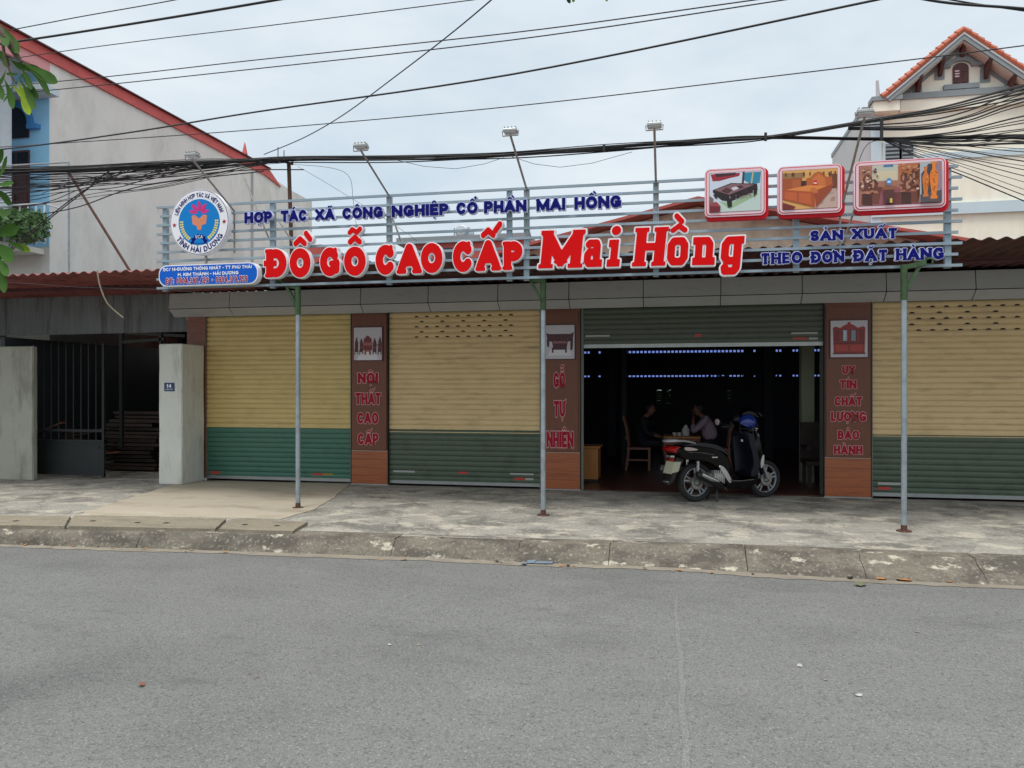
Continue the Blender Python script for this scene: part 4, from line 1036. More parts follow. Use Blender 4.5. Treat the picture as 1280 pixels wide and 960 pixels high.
# picture 3: living room set and two tall vases
p3 = [((166, 110, 90), rct(0, 0, 1, 1)), ((188, 186, 172), rct(.16, .60, .48, 1)), ((206, 190, 160), rct(.18, .62, .46, .84)), ((60, 120, 160), rct(.30, .94, .42, 1)), ((178, 106, 62), rct(.48, .60, .74, 1)), ((150, 84, 96), [(.0, 0), (.72, 0), (.60, .42), (.28, .42)]), ((110, 50, 52), [(.34, .0), (.62, .0), (.56, .3), (.40, .3)])]
for cx, fl_ in ((.12, 1), (.60, -1)):
    p3 += [((112, 60, 44), [(cx - .10, .05), (cx + .12, .02), (cx + .16, .45), (cx - .08, .50)]), ((70, 34, 28), [(cx - .08, .02), (cx + .04, .0), (cx + .04, .26), (cx - .08, .3)]), ((176, 112, 86), [(cx - .10, .30), (cx + .12, .30), (cx + .10, .36), (cx - .10, .36)])]
for cx, cz, s in ((.10, .62, .10), (.05, .5, .08), (.18, .52, .08), (.55, .66, .07), (.64, .60, .08), (.68, .72, .08), (.60, .46, .09)):
    p3 += [((104, 56, 42), ov(cx, cz, s * .6, s * 1.7)), ((190, 132, 104), ov(cx - s * .1, cz, s * .18, s * 1.2))]
ornaments(p3, rp, .02, .3, .24, .92, 40, [(70, 36, 32), (180, 130, 104), (120, 66, 48), (210, 180, 160)], .008, .022)
ornaments(p3, rp, .48, .3, .73, .98, 50, [(70, 36, 32), (190, 130, 96), (130, 70, 48), (210, 170, 150)], .008, .022)
p3 += [((140, 84, 60), [(.28, .36), (.44, .36), (.46, .44), (.27, .44)]), ((86, 44, 36), [(.30, .02), (.42, .02), (.42, .36), (.30, .36)]), ((60, 130, 190), ov(.36, .56, .035, .09)), ((190, 220, 236), rct(.34, .53, .38, .58)), ((220, 180, 90), rct(.37, .03, .40, .14)), ((40, 40, 44), rct(.33, .03, .36, .12)),
       ((168, 174, 180), [(.735, 0), (1, 0), (1, 1), (.735, 1)]), ((62, 58, 62), [(.76, 0), (.93, 0), (.93, .95), (.84, .95), (.75, .7)]), ((150, 120, 130), rct(.93, .3, 1, 1)), ((80, 74, 80), [(.74, .0), (1, .0), (1, .3), (.74, .2)])]
def vase(cx, z0, h, w_, c):
    pr = [(0, .75), (.06, .85), (.10, .55), (.16, .6), (.3, .75), (.5, .95), (.62, 1), (.72, .8), (.8, .42), (.88, .38), (.95, .5), (1, .72)]
    return (c, [(cx + w_ * r_, z0 + h * t) for t, r_ in pr] + [(cx - w_ * r_, z0 + h * t) for t, r_ in reversed(pr)])
p3 += [vase(.805, .14, .74, .040, (206, 112, 40)), vase(.905, .08, .92, .052, (226, 124, 36))]
for i in range(44):
    c_ = rp.choice(((160, 74, 20), (244, 150, 60))); k_ = rp.random() < .5; x, z = (rp.uniform(.778, .832), rp.uniform(.34, .68)) if k_ else (rp.uniform(.87, .94), rp.uniform(.3, .74)); p3.append((c_, ov(x, z, .006, .016, 6)))
def photo_board(name_lab, tl_, br_, pic):
    y = -2.60; a, b = P(*tl_, y), P(*br_, y); w_, h_ = b.x - a.x, a.z - b.z
    o = empty('photo_board', ((a.x + b.x) / 2, y, b.z), name_lab, 'picture board')
    t = MB().prism(rrect(a.x + .012, b.x + .032, b.z - .038, a.z - .012, .06), 'y', y + .02, y + .085).build('backing_tray', M['red_side'], o, smooth='auto')
    MB().prism(rrect(a.x, b.x, b.z, a.z, .06), 'y', y, y + .06).build('rim', M['pink_rim'], o, smooth='auto')
    for r_, d in ((.012, .0015),):
        MB().prism(rrect(a.x + r_, b.x - r_, b.z + r_, a.z - r_, .05 if d < .003 else .03), 'y', y - d - .001, y + .003).build('border', M['red_side'] if d < .003 else M['pink_rim'], o)
        if d < .003: MB().prism(rrect(a.x + r_ + .008, b.x - r_ - .008, b.z + r_ + .008, a.z - r_ - .008, .045), 'y', y - .0045, y + .003).build('border', M['pink_rim'], o)
    MB().box(a.x + .048, b.x - .048, y - .007, y - .002, b.z + .048, a.z - .048).build('picture_frame_line', M['dk_red'], o)
    picture('picture', pic, a.x + .052, b.z + .052, w_ - .104, h_ - .104, y - .0085, o)
photo_board('picture board of a dark carved day bed, nearest the middle of the sign', (881, 212), (957, 268.5), p1)
photo_board('picture board of an orange wooden bed, the middle one of three', (972, 208.8), (1052.5, 265), p2)
photo_board('wide picture board of a living-room set and two orange vases', (1067.5, 202.5), (1182.5, 258.8), p3)

# ------------------------------------------------------------------ boards on the pillars
def pillar_board(px0, px1, ytop, ybot, words, pic, lab, frame):
    y = -.03; a, b = X0(px0, y), X0(px1, y)
    zt, zb = Z0((px0 + px1) / 2, ytop, y), Z0((px0 + px1) / 2, ybot, y)
    o = empty('pillar_board', ((a + b) / 2, y, zb), lab, 'sign')
    MB().box(a, b, y, -.0035 - .004, zb, zt).build('panel', M['board_brown'], o)
    f0, f1, g0, g1 = frame
    fa, fb = P(f0, g1, y), P(f1, g0, y)
    MB().box(fa.x, fb.x, y - .022, y - .0005, fa.z, fb.z).build('picture_frame', M['brown_wood'], o)
    w_, h_ = fb.x - fa.x - .03, fb.z - fa.z - .03
    picture('picture', pic, fa.x + .015, fa.z + .015, w_, h_, y - .0235, o)
    for t, x0, x1, yb, yt in words:
        p0, p1_ = P(x0, yb, y), P(x1, yb, y); cap = P(x0, yt, y).z - p0.z
        bo = link('lettering', loops_mesh('lettering', word_loops(t, S_POST, .05, p0.x, p1_.x, p0.z, cap, gap=.07), .010, M['poster_out'], y - .0105), None, o)
        link('letter_face', loops_mesh('letter_face', word_loops(t, S_POST, .0, p0.x, p1_.x, p0.z, cap, gap=.07), .003, M['dk_red'], y - .0125), None, bo)
GREY = (196, 190, 196)
def chairset(r):
    s = [(GREY, rct(0, 0, 1, 1)), ((222, 218, 222), [(.1, 0), (.9, 0), (.8, .2), (.2, .2)])]
    dk = (84, 20, 24)
    for cx, sc_ in ((.08, 1.0), (.26, .9), (.74, .9), (.92, 1.0)):
        s += [(dk, [(cx - .06, .25), (cx + .07, .25), (cx + .08, .5), (cx + .03, .72 * sc_), (cx, .68), (cx - .04, .55)]), (dk, rct(cx - .06, .16, cx - .03, .3)), (dk, rct(cx + .04, .18, cx + .07, .3)), ((130, 44, 44), rct(cx - .05, .36, cx + .06, .42))]
    s += [((110, 30, 30), [(.34, .3), (.66, .3), (.64, .64), (.58, .70), (.5, .76), (.42, .70), (.36, .64)]), ((170, 84, 76), rct(.37, .44, .63, .54)), ((150, 60, 56), [(.38, .16), (.62, .16), (.6, .32), (.4, .32)]), ((226, 220, 222), [(.44, .16), (.56, .16), (.54, .26), (.46, .26)])]
    ornaments(s, r, .3, .3, .7, .7, 12, [(70, 14, 18), (150, 60, 60)], .008, .02); ornaments(s, r, .03, .25, .3, .6, 12, [(50, 10, 14), (150, 70, 66)], .006, .018); ornaments(s, r, .7, .25, .97, .6, 12, [(50, 10, 14), (150, 70, 66)], .006, .018); return s
def tableset(r):
    dk = (74, 22, 28); s = [(GREY, rct(0, 0, 1, 1)), ((218, 214, 218), [(.1, .1), (.9, .1), (.85, .28), (.15, .28)])]
    s += [(dk, [(.02, .78), (.12, .74), (.88, .74), (.98, .80), (.96, .66), (.9, .52), (.1, .52), (.04, .66)]), ((96, 34, 40), [(.2, .52), (.8, .52), (.72, .40), (.28, .40)]), ((140, 96, 104), [(.22, .52), (.78, .52), (.70, .46), (.30, .46)]), (dk, [(.24, .44), (.76, .44), (.72, .27), (.28, .27)]), (dk, rct(.22, .18, .28, .34)), (dk, rct(.68, .18, .74, .34)), (dk, [(.86, .54), (.96, .62), (.94, .28), (.86, .24)]), (dk, [(.04, .6), (.14, .54), (.12, .34), (.05, .38)])]
    ornaments(s, r, .08, .55, .92, .72, 26, [(50, 10, 16), (130, 60, 66), (100, 40, 44)], .008, .022); return s
def cabinet(r):
    rd = (150, 44, 36); s = [(GREY, rct(0, 0, 1, 1))]
    s += [(rd, [(.08, .12), (.92, .12), (.94, .8), (.88, .84), (.74, .80), (.62, .88), (.5, .92), (.38, .88), (.26, .80), (.12, .84), (.06, .8)]), ((90, 24, 22), rct(.30, .42, .48, .76)), ((90, 24, 22), rct(.53, .42, .71, .76)), ((160, 170, 180), rct(.33, .44, .45, .74)), ((130, 140, 156), rct(.56, .44, .68, .74)), ((210, 214, 220), [(.36, .5), (.42, .5), (.41, .72), (.37, .7)]), ((120, 30, 26), rct(.10, .42, .24, .76)), ((120, 30, 26), rct(.77, .42, .90, .76)), ((104, 26, 24), rct(.08, .36, .92, .40)), ((174, 60, 48), rct(.14, .16, .46, .33)), ((174, 60, 48), rct(.54, .16, .86, .33)), ((100, 24, 22), rct(.06, .08, .94, .12)), (rd, ov(.5, .93, .05, .03))]
    ornaments(s, r, .1, .2, .9, .8, 20, [(110, 26, 24), (190, 80, 66)], .006, .014); return s
pillar_board(441, 483, 393, 562, [('NỘI', 447.5, 473, 479, 466), ('THẤT', 444.5, 476.5, 505.5, 491), ('CAO', 447, 473.5, 529.5, 515.5), ('CẤP', 447.5, 473.5, 555.5, 541.5)], chairset(rp), 'brown pillar board reading NỘI THẤT CAO CẤP under a dining-set picture', (442, 479, 408, 451.5))
pillar_board(680.5, 722.5, 389, 564, [('GỖ', 692, 706.5, 484.5, 465.5), ('TỰ', 692.5, 706.5, 521, 501), ('NHIÊN', 683.5, 717, 559, 539)], tableset(rp), 'brown pillar board reading GỖ TỰ NHIÊN under a carved table picture', (681, 719.5, 405, 450))
pillar_board(1033, 1087, 383, 571, [('UY', 1052.5, 1069, 467.5, 457), ('TÍN', 1049.5, 1070.5, 486, 475), ('CHẤT', 1043, 1077.5, 507, 496), ('LƯỢNG', 1038.5, 1082.5, 526.5, 514.5), ('BẢO', 1047, 1074, 549, 538), ('HÀNH', 1042, 1078, 567.5, 556.5)], cabinet(rp), 'brown pillar board reading UY TÍN CHẤT LƯỢNG BẢO HÀNH under a cabinet picture', (1036.5, 1085.5, 399, 448))

# ------------------------------------------------------------------ floodlights on long arms above the sign
def flood(bx_, by_, hx, hy, lab):
    a = P(bx_, by_, SY); h = P(hx, hy, SY - .85)
    o = empty('floodlight', (a.x, SY, a.z), lab, 'floodlight', 'floodlights on arms over the sign')
    MB().tube([a - Vector((0, 0, .55)), a, h], .013, 6).build('arm', M['steel_dull'], o)
    MB().box(h.x - .075, h.x + .075, h.y - .05, h.y + .07, h.z + .03, h.z + .065).build('housing', M['alu'], o, bevel=.008)
    MB().box(h.x - .065, h.x + .065, h.y - .04, h.y + .06, h.z + .024, h.z + .031).build('lens', M['lamp_glass'], o)
    MB().tube([(h.x - .088, h.y, h.z + .05), (h.x - .088, h.y, h.z - .005), (h.x + .088, h.y, h.z - .005), (h.x + .088, h.y, h.z + .05)], .007, 6).build('bracket', M['steel_dull'], o)
    for k in (-.06, -.02, .02, .06): MB().box(h.x + k - .004, h.x + k + .004, h.y - .04, h.y + .06, h.z + .065, h.z + .085).build('fin', M['steel_dull'], o)
flood(293, 264, 240, 199, 'floodlight on a leaning arm above the round emblem')
flood(487, 246, 451, 188, 'floodlight on a leaning arm above the word NGHIỆP')
flood(659, 239, 638, 169, 'floodlight on a leaning arm over the double post beside PHẦN')
flood(820, 232, 818, 162, 'floodlight on the nearly upright arm just left of the picture boards')
flood(1050, 268, 1081, 146, 'floodlight on a leaning arm between the two wider picture boards')
# ================================================================== LEFT BUILDING
BX, BY = P(62, 200, 2.5).x, 2.5
lb = empty('left_building', (BX, BY, 0), 'tall beige-sided house with red roof edge and a blue front strip', 'house')
def poly_x(name, pts, x0, x1, m, p):    # pts: pixels on the side wall's plane
    q = [PX(a, b, BX) for a, b in pts]; return MB().prism([(v.y, v.z) for v in q], 'x', x0, x1).build(name, m, p)
q = [PX(*a, BX) for a in ((62, 68), (300, 197), (337, 220), (362, 237), (390, 252))]
pts = [(BY, 0)] + [(BY, q[0].z)] + [(v.y, v.z) for v in q[1:]] + [(q[-1].y, 0)]
MB().prism(pts, 'x', BX - .25, BX).build('side_wall', M['beige_wall'], lb)
vpl = lambda x, s: 487 - s * (844 - x)
poly_x('roof_edge', [(-160, vpl(-160, .541)), (335, vpl(335, .541)), (350, 234), (330, vpl(330, .541) + 10), (-160, vpl(-160, .524))], BX - .5, BX + .05, M['red_band'], lb)
poly_x('roof_drip', [(-160, vpl(-160, .5435)), (335, vpl(335, .5435)), (335, vpl(335, .541) - .3), (-160, vpl(-160, .541) - .3)], BX - 1.5, BX + .12, M['brown_wood'], lb)
poly_x('tiled_parapet', [(-40, 22), (62, 76), (62, 90), (30, 76), (-40, 46)], BX - .08, BX + .01, M['pink_tile'], lb)
zB = lambda py, px=40, y=BY: P(px, py, y).z
xB = lambda px, y=BY: P(px, 200, y).x
MB().box(BX - 7, BX - .002, BY - .01, BY + .2, zB(309), zB(92)).build('blue_wall', M['blue_wall'], lb)
MB().box(BX - 7, BX - .252, BY - .002, BY + .2, 0, zB(309) - .002).box(BX - 7, BX - .26, BY + .21, PX(390, 252, BX).y, 0, 4.5).build('front_wall', M['beige_wall'], lb)
MB().box(BX - 7, BX - .01, BY - .02, BY + .24, zB(92) + .003, zB(70)).build('upper_wall', M['pale_blue'], lb)
MB().box(BX - 7, xB(52, BY - .5), BY - .5, BY - .03, zB(112, 40, BY - .5), zB(103, 40, BY - .5)).build('cornice', M['pale_blue'], lb)
MB().box(xB(-40, 1.9), xB(11, 1.9), 1.9, 1.97, 4.2, P(0, 75, 1.9).z).build('pale_column', mat('pale_column', (196, 208, 216), .8, var=.06, vscale=9, bump=.6, bscale=40), lb)
# arched fanlight and shuttered door on the blue front
cx = xB(18); r_ = xB(37.5) - cx; z0 = zB(172)
arch = [(cx - r_, z0)] + [(cx - r_ * math.cos(a), z0 + .28 + r_ * .98 * math.sin(a)) for a in np.linspace(0, math.pi, 17)] + [(cx + r_, z0)]
f = MB().prism(arch, 'y', BY - .04, BY - .012).build('window', M['brown_wood'], lb)
MB().prism([(x * .94 + cx * .06, z * .97 + z0 * .03 + .01) for x, z in arch], 'y', BY - .045, BY - .0405).build('pane', M['glass_dark'], f)
m_ = MB(); rr0, rr1 = r_ * 1.04, r_ * 1.30
ar = [(cx - rr1 * math.cos(a), z0 + .26 + rr1 * math.sin(a)) for a in np.linspace(.0, math.pi, 19)]; ai = [(cx - rr0 * math.cos(a), z0 + .26 + rr0 * math.sin(a)) for a in np.linspace(.0, math.pi, 19)]
for i in range(18): m_.prism([ar[i], ar[i + 1], ai[i + 1], ai[i]], 'y', BY - .10, BY - .012)
m_.box(cx + rr0, cx + rr1 + .16, BY - .12, BY - .012, z0 + .16, z0 + .255); m_.build('arch_trim', M['blue_trim'], lb)
d0, d1 = xB(-8), xB(38); zd0, zd1 = zB(300), zB(188)
d = MB().box(d0, d1, BY - .05, BY - .011, zd0, zd1).build('door', M['brown_wood'], lb)
for i in range(3):
    xa_ = d0 + (d1 - d0) * i / 3 + .02; xb_ = d0 + (d1 - d0) * (i + 1) / 3 - .02
    MB().box(xa_, xb_, BY - .056, BY - .051, zd1 - .32, zd1 - .04).build('pane', M['glass_dark'], d)
    for k in range(3): MB().box(xa_ + .02, xb_ - .02, BY - .066, BY - .051, zd0 + .1 + k * .5, zd0 + .5 + k * .5).build('panel', M['brown_wood'], d)
# balcony
MB().box(BX - 7, BX - .12, BY - .5, BY - .012, zB(313, 40, 2.0), zB(306, 40, 2.0)).build('balcony_slab', M['white_wall'], lb)
rl = MB(); yb = BY - .47; xe = P(56, 280, yb).x
for z in (zB(303, 40, yb) + .03, zB(278, 40, yb), zB(256, 40, yb)): rl.box(BX - 7, xe, yb, yb + .035, z, z + .035)
for i in range(24): rl.box(xe - .04 - i * .2, xe - .015 - i * .2, yb + .005, yb + .03, zB(305, 40, yb), zB(256, 40, yb))
rl.box(xe - .05, xe, yb - .01, BY - .03, zB(256, 40, yb), zB(256, 40, yb) + .035).build('railing', M['white'], lb)
MB().tube([PX(306, 193, BX), PX(306, 187, BX), PX(306, 178, BX)], [.09, .06, .01], 8).build('roof_finial', M['red_band'], lb)
def leaves_mesh(name, c, rad, n, size, m, seed, p=None, flat=.0):
    r = np.random.RandomState(seed); v = []; f = []
    d = r.normal(size=(n, 3)); d /= np.linalg.norm(d, axis=1)[:, None]; rr = r.uniform(.35, 1, n) ** .6
    lum = np.sin(d[:, 0] * 5 + seed) * .12 + 1
    pos = d * (rr * lum)[:, None] * np.array(rad) + np.array(c)
    for i in range(n):
        a = Vector(r.normal(size=3)).normalized(); b = a.cross(Vector(r.normal(size=3))).normalized(); s = size * r.uniform(.6, 1.4)
        q = Vector(pos[i]); k = len(v); nn = a.cross(b) * s * .2
        v += [q - a * s, q + b * s * .42 + nn * .4, q + a * s, q - b * s * .42 + nn * .4]; f += [(k, k + 1, k + 2), (k, k + 2, k + 3)]
    me = bpy.data.meshes.new(name); me.from_pydata([tuple(q) for q in v], [], f); return link(name, me, m, p)
cB = P(32, 282, 1.75)
bp_ = empty('balcony_plant', (cB.x, cB.y, cB.z - .4), 'leafy green plants spilling over the white balcony railing', 'plant')
leaves_mesh('foliage', (cB.x + .02, cB.y, cB.z), (.42, .4, .36), 700, .075, M['bush'], 4, bp_); leaves_mesh('foliage', (cB.x - .8, cB.y, cB.z + .05), (.6, .35, .36), 600, .075, M['bush'], 5, bp_)
for i in range(5): MB().tube([(cB.x - .3 * i + .2, cB.y, cB.z - .4), (cB.x - .3 * i + .25, cB.y + .03, cB.z + .1)], .012, 5).build('stem', M['bark'], bp_)
# pipe frame and its dark brace standing on the canopy
pf = empty('pipe_frame', (P(86, 340, -.3).x, -.3, 3.2), 'thin grey pipe frame standing on the canopy by the left house', 'frame')
MB().tube([P(86, 341, -.3), P(86, 203, -.3), P(-30, 209, -.3)], .018, 6).build('pipe', M['galv'], pf)
MB().tube([P(85, 214, -.32), P(162, 338, -.32)], .022, 6).build('brace', M['rust'], pf)
MB().tube([PX(316, 215, BX + .04), PX(316, 330, BX + .04)], .03, 6).build('downpipe', M['grey_wall'], lb)
wc = empty('hanging_pipe', P(122, 340, -2.42), 'bent pale plastic pipe hanging from the canopy edge at left', 'pipe')
MB().tube(spline([P(121.5, 338, -2.42), P(125, 357, -2.4), P(133, 377, -2.36), P(143, 388, -2.3), P(154, 397, -2.25)], 6), .010, 8).build('pipe', mat('old_pvc', (150, 138, 116), .6), wc, smooth='auto')

# ================================================================== RIGHT HOUSE
HY2 = 12.5
rh = empty('gabled_house', (P(1205, 300, HY2).x, HY2, 0), 'tall cream house with orange-tiled gable and arched brown attic window', 'house')
H2 = lambda px, py, y=HY2: P(px, py, y)
hx0 = H2(1088, 130).x; pkx = H2(1206, 50).x; hx1 = 2 * pkx - hx0 + .6
YO = HY2 - .48
pko, leo = H2(1205, 33, YO), H2(1104, 118, YO)
reo = Vector((2 * pko.x - leo.x, YO, leo.z)); kx = pko.x
zc1 = H2(1127, 127).z
slope = (pko.z - leo.z) / (kx - leo.x)
MB().prism([(hx0, 0), (hx0, zc1), (leo.x + .35, zc1), (kx, pko.z - .30), (reo.x - .35, zc1), (hx1, zc1), (hx1, 0)], 'y', HY2, HY2 + .3).build('front_wall', M['cream'], rh)
wb = PX(1048, 190, hx0)
MB().box(hx0 - .2, hx0 - .003, HY2 + .001, wb.y, 0, H2(1088, 139).z).build('side_wall', M['grey_wall'], rh)
MB().box(hx0 - .22, hx0 + .02, HY2 + .02, wb.y + .1, H2(1088, 139).z + .002, H2(1088, 133).z).build('side_coping', M['grey_trim'], rh)
# roof: soffit slab, barge board, tiles along the verge and over the slope
for s, e in ((1, leo), (-1, reo)):
    p0, p1 = Vector((e.x, 0, e.z)), Vector((kx, 0, pko.z)); dn = Vector((p1 - p0)).normalized(); nrm = Vector((-dn.z, 0, dn.x)) * (1 if s > 0 else -1)
    def cs(o0, o1): return [tuple(Vector(q)[i] for i in (0, 2)) for q in (p0 + nrm * o0, p1 + Vector((0, 0, o0 / max(.2, abs(nrm.z)))), p1 + Vector((0, 0, o1 / max(.2, abs(nrm.z)))), p0 + nrm * o1)]
    MB().prism(cs(-.30, -.20), 'y', YO + .06, HY2 + 7).build('soffit', M['soffit'], rh)
    MB().prism(cs(-.275, -.17), 'y', YO, YO + .058).build('barge_board', M['grey_trim'], rh)
    MB().prism(cs(-.168, -.12), 'y', YO - .02, YO + .06).build('barge_cap', M['grey_wall'], rh)
    MB().prism(cs(-.198, -.06), 'y', YO + .065, HY2 + 7).build('roof', M['orange_tile'], rh)
    ln = (p1 - p0).length; nt_ = 13
    for i in range(nt_):
        a = p0 + dn * (ln * i / nt_ - .04); b = p0 + dn * (ln * (i + 1) / nt_)
        m_ = MB(); m_.tube([a + nrm * -.02 + Vector((0, YO + .06, 0)), b + nrm * -.045 + Vector((0, YO + .06, 0))], [.095, .075], 8); m_.build('tile', M['orange_tile'], rh)
    MB().prism([(x, z) for x, z in cs(-.41, -.305)], 'y', HY2 - .02, HY2 - .001).build('raking_trim', M['grey_trim'], rh)
    for px in ((1146, 1174, 1201) if s > 0 else (1231, 1261)):
        c = H2(px, 100); zr_ = p0.z + abs(c.x - p0.x) * slope - .42
        MB().box(c.x - .13, c.x + .13, HY2 - .03, HY2 - .021, zr_ - .44, zr_ - .05).build('bracket_pad', M['grey_trim'], rh)
        MB().prism([(HY2 - .04, zr_ - .36), (HY2 - .12, zr_ - .34), (HY2 - .30, zr_ - .10), (HY2 - .43, zr_ + .0), (HY2 - .43, zr_ + .10), (HY2 - .04, zr_ + .02)], 'x', c.x - .045, c.x + .045).build('bracket', M['brown_wood'], rh)
# attic window
wl, wr_, wb_, wt_ = H2(1190.5, 92).x, H2(1210.5, 92).x, H2(1200, 105.5).z, H2(1200, 79).z
wcx = (wl + wr_) / 2; wr2 = (wr_ - wl) / 2
arch = [(wl, wb_)] + [(wcx - wr2 * math.cos(a), wt_ - wr2 * .75 + wr2 * .75 * math.sin(a)) for a in np.linspace(0, math.pi, 13)] + [(wr_, wb_)]
wn = MB().prism(arch, 'y', HY2 - .03, HY2 - .002).build('window', M['brown_wood'], rh)
for s in (-1, 1):
    for k in range(6): z = wt_ - .25 - k * .075; MB().box(wcx + (.04 if s > 0 else -wr2 + .05), wcx + (wr2 - .05 if s > 0 else -.04), HY2 - .046, HY2 - .031, z, z + .035).build('louvre_blade', M['pink_rim'] if k < 3 and s < 0 else M['brown_wood'], wn)
    MB().box(wcx + (.05 if s > 0 else -wr2 + .05), wcx + (wr2 - .05 if s > 0 else -.05), HY2 - .04, HY2 - .031, wb_ + .04, wb_ + .30).build('panel', M['brown_wood'], wn)
m_ = MB(); a0 = np.linspace(.25, math.pi - .25, 15)
for i in range(14):
    pq = lambda a, r_: (wcx + (wr2 * 1.35 + r_) * -math.cos(a), wt_ - wr2 * .72 + (wr2 * 1.0 + r_) * math.sin(a) * .95)
    m_.prism([pq(a0[i], .12), pq(a0[i + 1], .12), pq(a0[i + 1], 0), pq(a0[i], 0)], 'y', HY2 - .09, HY2 - .002)
for s in (-1, 1): m_.box(wcx + s * (wr2 * 1.30 + .13) - .13, wcx + s * (wr2 * 1.30 + .13) + .13, HY2 - .085, HY2 - .002, wt_ - wr2 * .6, wt_ - wr2 * .6 + .11)
m_.build('window_hood', M['grey_trim'], rh)
m_ = MB(); m_.box(wcx - wr2 - .25, wcx + wr2 + .25, HY2 - .12, HY2 - .002, wb_ - .16, wb_ - .02)
for s in (-1, 1): m_.box(wcx + s * wr2 * .9 - .06, wcx + s * wr2 * .9 + .06, HY2 - .09, HY2 - .002, wb_ - .28, wb_ - .162)
m_.build('sill', M['grey_trim'], rh)
# cornice, corner box, pilaster, bands, paired windows
MB().box(H2(1127, 120).x, hx1, HY2 - .16, HY2 - .003, zc1 - .0, zc1 + .17).build('cornice', M['grey_trim'], rh)
MB().box(H2(1124, 120).x, hx1 - .05, HY2 - .12, HY2 - .003, zc1 - .33, zc1 - .002).build('cornice_soffit', M['cream'], rh)
cbx = H2(1092, 130, HY2 - .4)
MB().box(cbx.x, H2(1125, 130, HY2 - .4).x, HY2 - .4, HY2 - .002, H2(1100, 139, HY2 - .4).z, H2(1100, 126.5, HY2 - .4).z).build('corner_box', M['cream'], rh)
MB().box(cbx.x - .06, H2(1128, 130, HY2 - .4).x, HY2 - .46, HY2 - .002, H2(1100, 126.2, HY2 - .4).z, H2(1100, 121, HY2 - .4).z).build('corner_cap', M['grey_trim'], rh)
MB().box(hx0, H2(1101, 130).x, HY2 - .06, HY2 - .002, 0, H2(1095, 139).z - .01).build('pilaster', M['pale_blue'], rh)
for a, b, t in ((190, 198, .04), (254, 268, .10)):
    MB().box(H2(1150, 200).x if a < 200 else hx0 + .02, hx1, HY2 - t, HY2 - .002, H2(1200, b).z, H2(1200, a).z).build('string_course', M['pale_blue'], rh)
for a, b in ((1106.5, 1123.5), (1127, 1141)):
    xa_, xb_ = H2(a, 190).x, H2(b, 190).x; zt_, zb_ = H2(a, 181).z, H2(a, 225).z
    wn = MB().box(xa_ - .07, xb_ + .07, HY2 - .04, HY2 - .002, zb_ - .07, zt_ + .07).build('window', M['pale_blue'], rh)
    MB().box(xa_, xb_, HY2 - .05, HY2 - .041, zb_, zt_).build('pane', M['glass_dark'], wn)
    for k in range(9): z = zb_ + (zt_ - zb_) * (k + .4) / 9; MB().box(xa_, xb_, HY2 - .062, HY2 - .051, z, z + .055).build('louvre_blade', M['grey_trim'], wn)
MB().tube([H2(1097.5, 121, HY2 - .3), H2(1096.5, 101, HY2 - .3)], [.06, .04], 6).build('vent_pipe', M['grey_wall'], rh)

# low red building and water tank far behind the sign
lo = empty('low_red_building', (P(575, 310, 9.5).x, 9.5, 0), 'low red-walled building with a metal roof, half hidden behind the sign', 'building')
a, b = P(505, 311, 9.6), P(652, 304, 9.6)
MB().box(a.x, b.x, 9.6, 13, 0, a.z + .12).build('wall', M['red_roof'], lo)
MB().box(a.x - .2, b.x + .2, 9.5, 13.2, a.z + .122, a.z + .30).build('roof', M['grey_trim'], lo)
for px in (530, 560, 612, 640): q_ = P(px, 309, 9.59); MB().box(q_.x - .12, q_.x + .12, 9.57, 9.598, q_.z - .35, q_.z - .02).build('window', M['glass_dark'], lo)
tc_ = P(580, 291, 10.2)
tk = empty('water_tank', (tc_.x, 10.2, a.z + .3), 'shiny steel rooftop water tank behind the letters CẤP', 'water tank')
MB().lathe([(.001, -.36), (.14, -.34), (.20, -.24), (.21, 0), (.20, .24), (.14, .34), (.001, .36)], (tc_.x - .0, 10.2, tc_.z), 'y', 18).build('tank', M['tank'], tk, smooth='auto')
m_ = MB()
for s in (-1, 1):
    for t in (-1, 1): m_.bar((tc_.x + s * .22, 10.2 + t * .25, a.z + .25), (tc_.x + s * .22, 10.2 + t * .25, tc_.z + .1), .03)
    m_.bar((tc_.x - .22, 10.2 + s * .25, tc_.z - .2), (tc_.x + .22, 10.2 + s * .25, tc_.z - .2), .03)
m_.build('stand', M['frame'], tk)
sr_b = empty('side_roof', (P(390, 315, 6).x, 6, 0), 'small red roof between the beige house and the shop hall', 'roof')
MB().box(P(384, 315, 6).x, P(402, 315, 6).x, 6, 9, 0, P(390, 306, 6).z).build('wall', M['red_roof'], sr_b)
hd = empty('rear_hedge', (4, 11, 0), 'green hedge glimpsed through the rear louvres of the shop', 'hedge')
leaves_mesh('foliage', (2.0, 11.2, .8), (6.0, .4, 1.05), 5000, .10, M['bush'], 8, hd)
MB().box(-3.5, 7.5, 11.35, 11.4, 0, 1.5).build('stem', M['bark'], hd)

